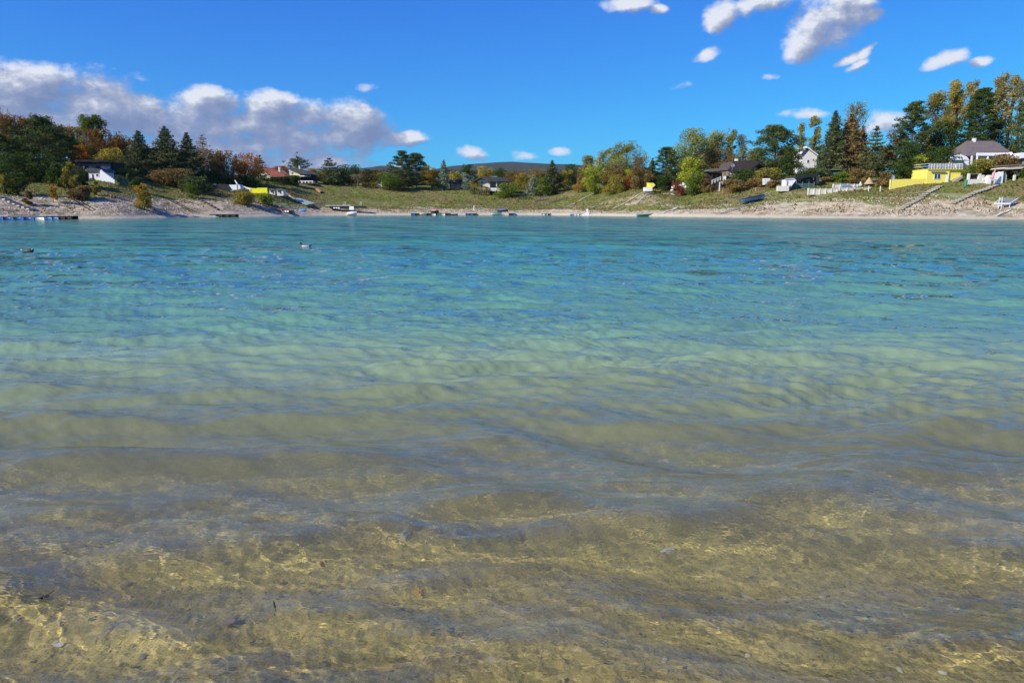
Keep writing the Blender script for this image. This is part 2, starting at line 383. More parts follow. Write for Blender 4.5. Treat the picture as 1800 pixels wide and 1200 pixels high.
M = dict(
 white=simple('white_render', (.74, .73, .70), .8, .14), cream=simple('cream_render', (.66, .62, .48), .8, .15),
 yellow=simple('yellow_render', (.80, .69, .13), .8, .1), pyellow=simple('pale_yellow_render', (.62, .60, .34), .8, .1),
 byellow=simple('bright_yellow_panel', (.78, .76, .02), .6, .06), grey=simple('grey_render_and_shade', (.22, .22, .21), .85, .25),  # grey also colours two house walls as if in shade
 stonew=simple('whitewashed_stone', (.70, .67, .60), .9, .35, 6, bump=.8), conc=simple('concrete', (.30, .28, .24), .9, .25, 5),
 wood=simple('weathered_wood', (.24, .19, .14), .85, .4, 6), dwood=simple('dark_wood', (.045, .034, .025), .8, .35, 5),
 pwood=simple('pale_planks', (.55, .50, .43), .8, .3, 6), dark=simple('black_paint_and_shade', (.018, .02, .022), .6, .2),  # near-black covers, barrels and roofs; in openings it paints the inner shade
 window=simple('window_glass', (.03, .04, .05), .08, .1, bump=0, spec=.8), metal=simple('grey_metal', (.38, .40, .42), .4, .2, metal=.6),
 wpaint=simple('white_paint', (.80, .80, .80), .5, .08), blue=simple('blue_plastic_barrel', (.02, .11, .40), .4, .2),
 lblue=simple('light_blue_barrel', (.10, .28, .62), .4, .2), teal=simple('teal_paint', (.05, .26, .26), .5, .2),
 gcover=simple('green_boat_cover', (.03, .22, .14), .6, .2), bark=simple('tree_bark', (.085, .068, .052), .95, .4, 8, bump=.8),
 pbark=simple('pale_bark', (.26, .24, .20), .9, .4, 8), terra=simple('terracotta', (.50, .23, .13), .85, .25),
 brick=tiles('orange_brick', (.50, .25, .15), (.58, .32, .20), 5), redtile=tiles('red_roof_tiles', (.33, .075, .045), (.42, .12, .07)),
 greytile=tiles('grey_roof_tiles', (.11, .10, .10), (.16, .145, .14)), browntile=tiles('brown_roof_tiles', (.085, .062, .055), (.12, .09, .078)),
 plumtile=tiles('weathered_plum_roof_tiles', (.15, .125, .12), (.21, .165, .165)), bluetile=tiles('slate_roof_tiles', (.09, .10, .125), (.13, .14, .17)),
 pink=simple('pink_canvas', (.62, .30, .25), .85, .15), tanc=simple('straw_thatch', (.42, .32, .19), .95, .3, 9), canvas=simple('white_canvas', (.78, .78, .76), .8, .06),
 lawng=simple('green_netting', (.05, .11, .10), .9, .3), rail=simple('white_railing', (.72, .72, .70), .5, .1), bark2=simple('rusty_metal', (.16, .08, .05), .8, .4),
)

# ---------------------------------------------------------------- ground
def build_ground():
    phi = np.concatenate([np.radians(np.linspace(-180, -45, 70))[:-1], np.radians(np.linspace(-45, 45, 901)), np.radians(np.linspace(45, 180, 70))[1:]])
    R0 = shoreR(phi)
    rows = [np.full_like(phi, r) for r in np.concatenate([[.02], np.linspace(.4, 12, 200), np.linspace(12.5, 55, 40)])]
    for t in np.linspace(0, 1, 14)[1:]: rows.append(55+(R0-8-55)*t)
    for o in np.concatenate([np.linspace(-7, 0, 8), np.linspace(.4, 60, 200), np.geomspace(62, 3500, 40)]): rows.append(R0+o)
    r = np.stack(rows); ph = np.broadcast_to(phi, r.shape)
    X = r*np.sin(ph); Y = r*np.cos(ph); Z = ground_z(X, Y)
    off = r-shoreR(ph)
    gb = np.interp(ph, _fine, _G)
    grass = np.clip((off-gb-(fbm(X*.12+5, Y*.12)-.5)*9)/4+.5, 0, 1)
    shore = np.clip(np.where(Y < 3, 9, off), -5, 60)
    v = np.stack([X, Y, Z], -1).reshape(-1, 3)
    o = mesh_np('ground', v, grid_faces(*X.shape), ground_material(), True, vattr={'grass': grass.ravel(), 'shore': shore.ravel()})
    tag(o, kind='structure'); o.cycles.is_caustics_receiver = True
    return o
build_ground()

# ---------------------------------------------------------------- water
BUMPG = True
def water_material():
    m = bpy.data.materials.new('turbid_lake_water'); m.use_nodes = True; N = NT(m.node_tree); N.n.clear()
    o = N.n.new('ShaderNodeOutputMaterial')
    geo = N.n.new('ShaderNodeNewGeometry'); pos = geo.outputs['Position']
    dep = N.attr('depth')
    # wind ripples of many sizes, stretched along the wave fronts
    wv = N.vmath('ADD', pos, N.vmath('MULTIPLY', N.noise(pos, .25, 2, .5, out=1), (1.6, 1.6, 0)))
    open_ = N.maprange(dep, .35, 2.2)
    r1 = N.noise(N.mapping(wv, (1, 1.6, 1), (0, 0, R_(8))), 2.8, 2, .5, .2)
    r2 = N.noise(N.mapping(wv, (1, 1.7, 1), (0, 0, R_(-10))), .95, 2, .5, .3)
    r3 = N.noise(N.mapping(wv, (1, 1.8, 1), (0, 0, R_(4))), .30, 2, .55, .4)
    r4 = N.noise(N.mapping(wv, (1, 2.2, 1), (0, 0, R_(-3))), .10, 3, .6, .3)
    patch = N.maprange(N.noise(N.mapping(pos, (.5, 1, 1)), .16, 3, .5), .36, .60, .55, 1)
    r5 = N.noise(N.mapping(wv, (1, 1.6, 1), (0, 0, R_(5))), .05, 3, .65, .3); open2 = N.maprange(dep, 3.2, 4.6)
    far_h = N.math('MULTIPLY', N.math('MULTIPLY_ADD', r4, 1.6, N.math('MULTIPLY', r5, 2.4)), open2)
    h = N.math('ADD', N.math('MULTIPLY_ADD', r1, N.maprange(dep, .5, 1.6, .025, .075), far_h), N.math('MULTIPLY', N.math('ADD', N.math('MULTIPLY', r2, N.maprange(dep, 1.0, 3.0, .08, .25)), N.math('MULTIPLY_ADD', r3, N.maprange(dep, 1.8, 3.6, .2, .8), N.math('MULTIPLY', r4, .7))), open_))
    bs = N.bump(N.math('MULTIPLY', h, patch), 1.0, 1.0)
    bsg = N.bump(N.math('MULTIPLY', N.noise(N.mapping(wv, (1, 1.5, 1), (0, 0, R_(-6))), 5.5, 3, .6), .014), 1.0, 1.0)
    body = N.n.new('ShaderNodeBsdfDiffuse')
    bc = N.ramp(N.maprange(dep, .3, 3.6), [(0, (.37, .335, .175)), (.14, (.265, .315, .18)), (.35, (.12, .25, .185)), (.7, (.074, .235, .195)), (1, (.052, .215, .19))])
    N.l.new(bc, body.inputs[0]); N.l.new(bs, body.inputs['Normal'])
    refr = N.n.new('ShaderNodeBsdfGlass'); refr.inputs['IOR'].default_value = 1.33; refr.inputs['Roughness'].default_value = 0
    rc = N.ramp(N.maprange(dep, 0, 1.6), [(0, (1, 1, 1)), (1, (.82, .95, .84))]); N.l.new(rc, refr.inputs[0])
    if BUMPG: N.l.new(bsg, refr.inputs['Normal'])
    gl = N.n.new('ShaderNodeBsdfGlossy'); N.put(gl.inputs['Roughness'], N.maprange(dep, 1, 4, .03, .08)); N.l.new(bs, gl.inputs['Normal'])
    op = N.maprange(dep, .12, 1.15, 0.0, 1)
    fr = N.n.new('ShaderNodeFresnel'); fr.inputs['IOR'].default_value = 1.33; N.l.new(bs, fr.inputs['Normal'])
    m1 = N.n.new('ShaderNodeMixShader'); N.l.new(fr.outputs[0], m1.inputs[0]); N.l.new(body.outputs[0], m1.inputs[1]); N.l.new(gl.outputs[0], m1.inputs[2])
    m2 = N.n.new('ShaderNodeMixShader'); N.l.new(op, m2.inputs[0]); N.l.new(refr.outputs[0], m2.inputs[1]); N.l.new(m1.outputs[0], m2.inputs[2])
    N.l.new(m2.outputs[0], o.inputs[0])
    return m
def build_water():
    phi = np.concatenate([np.radians(np.linspace(-180, -50, 60))[:-1], np.radians(np.linspace(-50, 50, 1300)), np.radians(np.linspace(50, 180, 60))[1:]])
    R0 = shoreR(phi)+3
    ang = np.concatenate([np.linspace(75, 42, 60)[:-1], np.linspace(42, 1.2, 900)])
    rr = H/np.tan(np.radians(ang))
    rows = [np.minimum(np.full_like(phi, r), 70) for r in rr if r < 70]
    for t in np.linspace(0, 1, 50)[1:]: rows.append(70+(np.maximum(R0, 71)-70)*t**1.2)
    r = np.stack(rows); ph = np.broadcast_to(phi, r.shape)
    X = r*np.sin(ph); Y = r*np.cos(ph)
    dr = (H*H+r*r)/H*np.radians(.046)
    rng = np.random.default_rng(5)
    Z = np.zeros_like(X)
    calm = np.clip(fbm(X*.22+3, Y*.4+8, 3)*2.6-.8, .25, 1.15)          # gusty and smooth patches
    Xw = X+(fbm(X*.35, Y*.35, 2)-.5)*.9; Yw = Y+(fbm(X*.3+60, Y*.3+9, 2)-.5)*.9
    offs = np.clip((Y-3)/3.5, 0, 1); boost = 1+1.1*offs; calm = np.maximum(calm, .6*offs)
    NW = 150
    for k in range(NW):
        u = k/(NW-1); lam = .055*(3.4/.055)**u
        a = pi/2+rng.normal()*(.60-.28*u)+(.06)
        kk = 2*pi/lam
        amp = .0031*lam**.95*(.6 if lam < .16 else 1.1 if lam < .3 else 1.2)
        amp *= (.7+.6*rng.random())*(1.6 if .25 < lam < 1.1 else 1.0 if lam < .25 else .7)
        ky = abs(sin(a))+.2
        fade = np.clip(lam/ky/(2.3*dr)-.4, 0, 1)
        mod = (calm*boost if lam < .45 else calm*.5+.5 if lam < .8 else 1.0)
        sn = np.sin(kk*(Xw*cos(a)+Yw*sin(a))+rng.random()*6.283)
        if lam > .25: sn = 1.7*((sn+1)*.5)**1.7-.7          # peaked crests, flat troughs
        Z += amp*fade*mod*sn
    # a few long, low swells rolling in
    for k in range(7):
        lam = 1.6+1.5*rng.random(); a = pi/2+rng.normal()*.22; kk = 2*pi/lam
        Z += .008*np.clip(lam/(3.2*dr)-.4, 0, 1)*np.sin(kk*(Xw*cos(a)+Yw*sin(a))+rng.random()*6.283)
    # short steep wavelets that run in towards the beach
    for k in range(16):
        lam = .65+1.1*rng.random(); a = pi/2+rng.normal()*.30; kk = 2*pi/lam
        sn = np.sin(kk*(Xw*cos(a)+Yw*sin(a))+rng.random()*6.283)
        env = np.clip(fbm(X*.35+31*k, Y*.5+7*k, 2)*3-1.0, 0, 1.2)
        Z += .0085*lam*env*np.clip(lam/(2.3*dr)-.4, 0, 1)*(2*((sn+1)*.5)**2.2-.8)
    shoal = np.clip((Y-.9)/1.5, .25, 1)
    Z *= shoal
    dep = np.clip(-ground_z(X, Y, False), 0, 6)
    v = np.stack([X, Y, Z], -1).reshape(-1, 3)
    o = mesh_np('water', v, grid_faces(*X.shape), water_material(), True, vattr={'depth': dep.ravel()})
    tag(o, kind='structure'); o.cycles.is_caustics_caster = True
    return o
build_water()
# ---------------------------------------------------------------- plants
def tube(pts, rads, n=6):
    """tapered tube through points -> verts, faces"""
    V = []; Fc = []
    pts = [Vector(p) for p in pts]
    for i, p in enumerate(pts):
        d = (pts[min(i+1, len(pts)-1)]-pts[max(i-1, 0)]).normalized()
        a = d.orthogonal().normalized(); b = d.cross(a)
        for k in range(n):
            t = 2*pi*k/n; V.append(p+(a*cos(t)+b*sin(t))*rads[i])
    for i in range(len(pts)-1):
        for k in range(n):
            k2 = (k+1) % n; Fc.append((i*n+k, i*n+k2, (i+1)*n+k2, (i+1)*n+k))
    return [tuple(v) for v in V], Fc
class Wood:
    def __init__(s): s.V = []; s.F = []
    def add(s, pts, rads, n=5):
        v, f = tube(pts, rads, n); k = len(s.V); s.V += v; s.F += [tuple(a+k for a in q) for q in f]
def leaves(C, size, rng, flat=0.0, asp=.7):
    """quads centred on C with random facing; flat>0 tips them level"""
    n = len(C)
    nrm = rng.normal(size=(n, 3)); nrm[:, 2] = nrm[:, 2]*(1-flat*.5)+flat*1.6; nrm /= np.linalg.norm(nrm, axis=1, keepdims=True)
    a = np.cross(nrm, rng.normal(size=(n, 3))); a /= np.linalg.norm(a, axis=1, keepdims=True)+1e-9
    b = np.cross(nrm, a); s = (size*(.6+.8*rng.random(n)))[:, None] if np.ndim(size) == 0 else (size*(.6+.8*rng.random(n)))[:, None]
    a = a*s*.5; b = b*s*.5*asp
    v = np.stack([C-a, C-b*.9, C+a, C+b*.9], 1).reshape(-1, 3)
    return v, np.arange(4*n).reshape(n, 4)
def blob_crown(rng, h0, h1, w, n, lumps=14, power=1., shape='round', spread=.55):
    """centres of leaf sprays filling lumps arranged in a crown"""
    cs = []; 
    H_ = h1-h0
    for k in range(lumps):
        t = (k+.5)/lumps
        zz = h0+H_*(.12+.80*t)
        if shape == 'round': rad = w*.5*sqrt(max(.03, 1-(2*t-.95)**2*.85))
        elif shape == 'column': rad = w*.5*(.55+.45*sin(pi*min(1, t+.15)))
        elif shape == 'top': rad = w*.5*(.55+.6*t) if t < .7 else w*.5*(1.0-.9*(t-.7)/.3*.8)
        elif shape == 'dome': rad = w*.5*sqrt(max(.02, 1-t*t*.95))
        a = rng.random()*6.283; rr = rad*sqrt(rng.random())*.78
        lr = w*(.15+.12*rng.random())*(1.15 if shape != 'column' else .9)
        lz = min(lr*(.75 if shape != 'column' else 1.3), H_*.3)
        cs.append((rr*cos(a), rr*sin(a), zz, lr, lz))
    cs = np.array(cs)
    wts = cs[:, 3]**2; wts /= wts.sum()
    pick = rng.choice(len(cs), n, p=wts)
    d = rng.normal(size=(n, 3)); d /= np.linalg.norm(d, axis=1, keepdims=True)
    rad = rng.random(n)**(1/2.2)
    rad *= 1+.28*(rng.random(n) > .85)*rng.random(n)
    C = np.stack([cs[pick, 0]+d[:, 0]*rad*cs[pick, 3], cs[pick, 1]+d[:, 1]*rad*cs[pick, 3], cs[pick, 2]+d[:, 2]*rad*cs[pick, 4]], 1)
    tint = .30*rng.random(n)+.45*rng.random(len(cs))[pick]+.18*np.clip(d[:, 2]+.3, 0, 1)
    C[:, 2] = np.clip(C[:, 2], max(h0*.6, .05), h1)
    # break the lumps with gaps
    g = fbm(C[:, 0]*.9+C[:, 1]*.5+50, C[:, 2]*.9+C[:, 1]*.4+20, 3)
    keep = g > .36+.05*rng.random(n)
    return C[keep], tint[keep], cs
TREE_N = [0]
def make_tree(kind, mat, loc, h, w, seed, base=.15, lean=0., dens=1., leaf=None, bark='bark'):
    """returns (trunk mesh data, crown mesh data) as arrays"""
    rng = np.random.default_rng(seed); wd = Wood()
    tr = max(.06, h*.016)
    L = leaf
    if kind in ('spruce', 'openspruce', 'larch'):
        wd.add([(0, 0, -.4), (0, 0, h*.5), (lean*h*.03, 0, h*.98)], [tr, tr*.6, .02], 6)
        C = []; T = []; Cs = []
        nl = int(h*(2.1 if kind != 'openspruce' else 1.3)); 
        for i in range(nl):
            t = (i+.3*rng.random())/nl; z = h*(base+(1-base)*t)
            R = w*.5*1.22*(1-t)**.85*(.9+.2*rng.random())+.12
            if kind == 'spruce' : R *= .9+.1*sin(i*2.1)
            nb = 9 if kind != 'openspruce' else 6
            a0 = rng.random()*6.28
            for b in range(nb):
                a = a0+6.283*b/nb+rng.normal()*.15; r = R*(.62+.5*rng.random())
                if rng.random() < .07: continue
                m = max(3, int(r*(12 if kind == 'spruce' else 9)*dens))
                s = rng.random(m)**.7
                dz = -.22*r*s+.18*r*s**3 if kind != 'openspruce' else .05*r*s+.12*r*s**3
                sp = .16*r*(1-s*.5)
                x = cos(a)*r*s+rng.normal(size=m)*sp; y = sin(a)*r*s+rng.normal(size=m)*sp
                C.append(np.stack([x, y, z+dz+rng.normal(size=m)*.12], 1)); T.append(.25+.35*rng.random()+.35*rng.random(m)*s)
                if kind != 'spruce' or b % 3 == 0: wd.add([(0, 0, z), (cos(a)*r*.8, sin(a)*r*.8, z-.1*r if kind != 'openspruce' else z+.1*r)], [.05, .015], 3)
        C = np.concatenate(C); T = np.concatenate(T); v, f = leaves(C, L or .50, rng, .35, .40)
    elif kind == 'pine':
        wd.add([(0, 0, -.4), (lean*h*.02, 0, h*.5), (lean*h*.05, 0, h*.93)], [tr*1.1, tr*.8, .04], 6)
        C = []; T = []
        nl = max(6, int(h*1.0))
        for i in range(nl):
            t = (i+.5)/nl; z = h*(base+(.97-base)*t)
            prof = (.62+.45*sin(pi*min(1, t*1.05))**.8) if t < .6 else .95*(1-(t-.6)/.4*.80)
            nb = 5
            a0 = rng.random()*6.28
            for b in range(nb):
                a = a0+6.283*b/nb+rng.normal()*.3; r = w*.5*prof*(.5+.55*rng.random()); up = .10+.25*t
                e = np.array([cos(a)*r, sin(a)*r, z+up*r]); wd.add([(0, 0, z-.2), tuple(e*np.array([.6, .6, 1])-np.array([0, 0, up*r*.4])), tuple(e)], [.09, .06, .02], 3)
                for q in range(3):
                    s = (.45, .75, 1.0)[q]; c = np.array([e[0]*s, e[1]*s, z+up*r*s])+rng.normal(size=3)*.2
                    m = int((42 if q else 22)*dens*max(.5, w/9)); cr = max(.45, w*.085)
                    d = rng.normal(size=(m, 3)); d /= np.linalg.norm(d, axis=1, keepdims=True); d *= (rng.random(m)**.5)[:, None]
                    C.append(c+d*np.array([cr*1.25, cr*1.25, cr*.55])); T.append(.2+.35*rng.random()+.25*np.clip(d[:, 2]+.5, 0, 1)+.2*rng.random(m))
        C = np.concatenate(C); T = np.concatenate(T); v, f = leaves(C, L or .40, rng, .2, .45)
    elif kind in ('leafy', 'bush', 'column', 'top', 'hedgeball'):
        shape = {'leafy': 'round', 'bush': 'dome', 'column': 'column', 'top': 'top', 'hedgeball': 'dome'}[kind]
        vol = w*w*h
        n = int(min(15000, 1400+95*w*h)*dens); b0 = h*base
        lumps = int(10+min(26, w*h*.16))
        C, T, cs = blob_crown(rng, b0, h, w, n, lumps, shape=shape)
        if kind == 'hedgeball':
            d = rng.normal(size=(n, 3)); d /= np.linalg.norm(d, axis=1, keepdims=True); d[:, 2] = np.abs(d[:, 2]); C = d*np.array([w/2, w/2, h])*(.93+.07*rng.random((n, 1))); T = .3+.4*rng.random(n)
        wd.add([(0, 0, -.3), (lean*.1*h, 0, h*.35), (lean*.2*h, 0, h*.7)], [tr, tr*.75, tr*.3], 6)
        for c in cs[::2]:
            z0 = min(c[2]*.75, h*(.15+.45*rng.random())) if kind != 'bush' else .1
            wd.add([(0, 0, z0), (c[0]*.5, c[1]*.5, (z0+c[2])*.52), (c[0], c[1], c[2])], [tr*.5, tr*.3, .02], 4)
        v, f = leaves(C, L or (.33 if w > 4 else .24), rng, 0)
    elif kind in ('bare', 'sparse'):
        wd.add([(0, 0, -.3), (0, 0, h*.5), (lean*.1*h, 0, h*.98)], [tr*.8, tr*.5, .015], 5)
        tips = []
        for i in range(int(24+h*2.2)):
            t = .18+.78*rng.random(); a = rng.random()*6.28; l = w*.5*(1-.55*t)*(.5+.7*rng.random()); up = .7+.9*rng.random()
            if lean == 9: up = 1.8
            e = (cos(a)*l, sin(a)*l, h*t+l*up)
            if e[2] > h: e = (e[0], e[1], h*(.9+.1*rng.random()))
            wd.add([(0, 0, h*t*.96), ((e[0])*.6, e[1]*.6, h*t+(e[2]-h*t)*.5), e], [tr*.28, tr*.18, .012], 3); tips.append(e)
            for q in range(3):
                f2 = .4+.5*rng.random(); bse = np.array([e[0]*f2, e[1]*f2, h*t+(e[2]-h*t)*f2]); ee = bse+rng.normal(size=3)*l*.28+np.array([0, 0, l*.28]); wd.add([tuple(bse), tuple(ee)], [tr*.12, .01], 3); tips.append(tuple(ee))
        tips = np.array(tips); n = int(len(tips)*(5 if kind == 'bare' else 26)*dens)
        pk = rng.integers(0, len(tips), n); C = tips[pk]*(1-.25*rng.random((n, 1))*np.array([1, 1, .3]))+rng.normal(size=(n, 3))*(.3+.02*w)
        over = C[:, 2] > h; C[over, 2] = h-rng.random(over.sum())*h*.12; T = rng.random(n); v, f = leaves(C, L or (.26 if kind == 'bare' else .36), rng, 0); 
    T = np.clip(T, 0, 1)
    return wd, (v, f, T)
PLANT_PARTS = {}
def plant(name, cat, label, kind, mat, px, ytop, wpx, D, group=None, base=.15, lean=0., dens=1., leaf=None, bark='bark', ybase=None, rot=0, sink=0.):
    """a tree or bush rooted in the ground D metres ahead; its top reaches picture height ytop and it is wpx wide"""
    TREE_N[0] += 1
    g = G(px, D)
    if ybase is not None:
        zb = P(px, ybase, D)[2]; g = (g[0], g[1], min(g[2], zb))
    h = max(.5, P(px, ytop, D)[2]-g[2]); w = wpx*D/F*1.15
    wd, (v, f, T) = make_tree(kind, mat, g, h, w, 100+TREE_N[0], base, lean, dens, leaf, bark)
    root = bpy.data.objects.new(name, None); COL.objects.link(root); root.location = g; root.empty_display_size = .3
    tag(root, label, cat, group)
    mesh_np('trunk' if name.endswith('tree') else 'stem', wd.V, wd.F, M[bark], True, parent=root)
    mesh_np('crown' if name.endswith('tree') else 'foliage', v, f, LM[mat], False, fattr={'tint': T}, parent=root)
    return root
T_ = plant
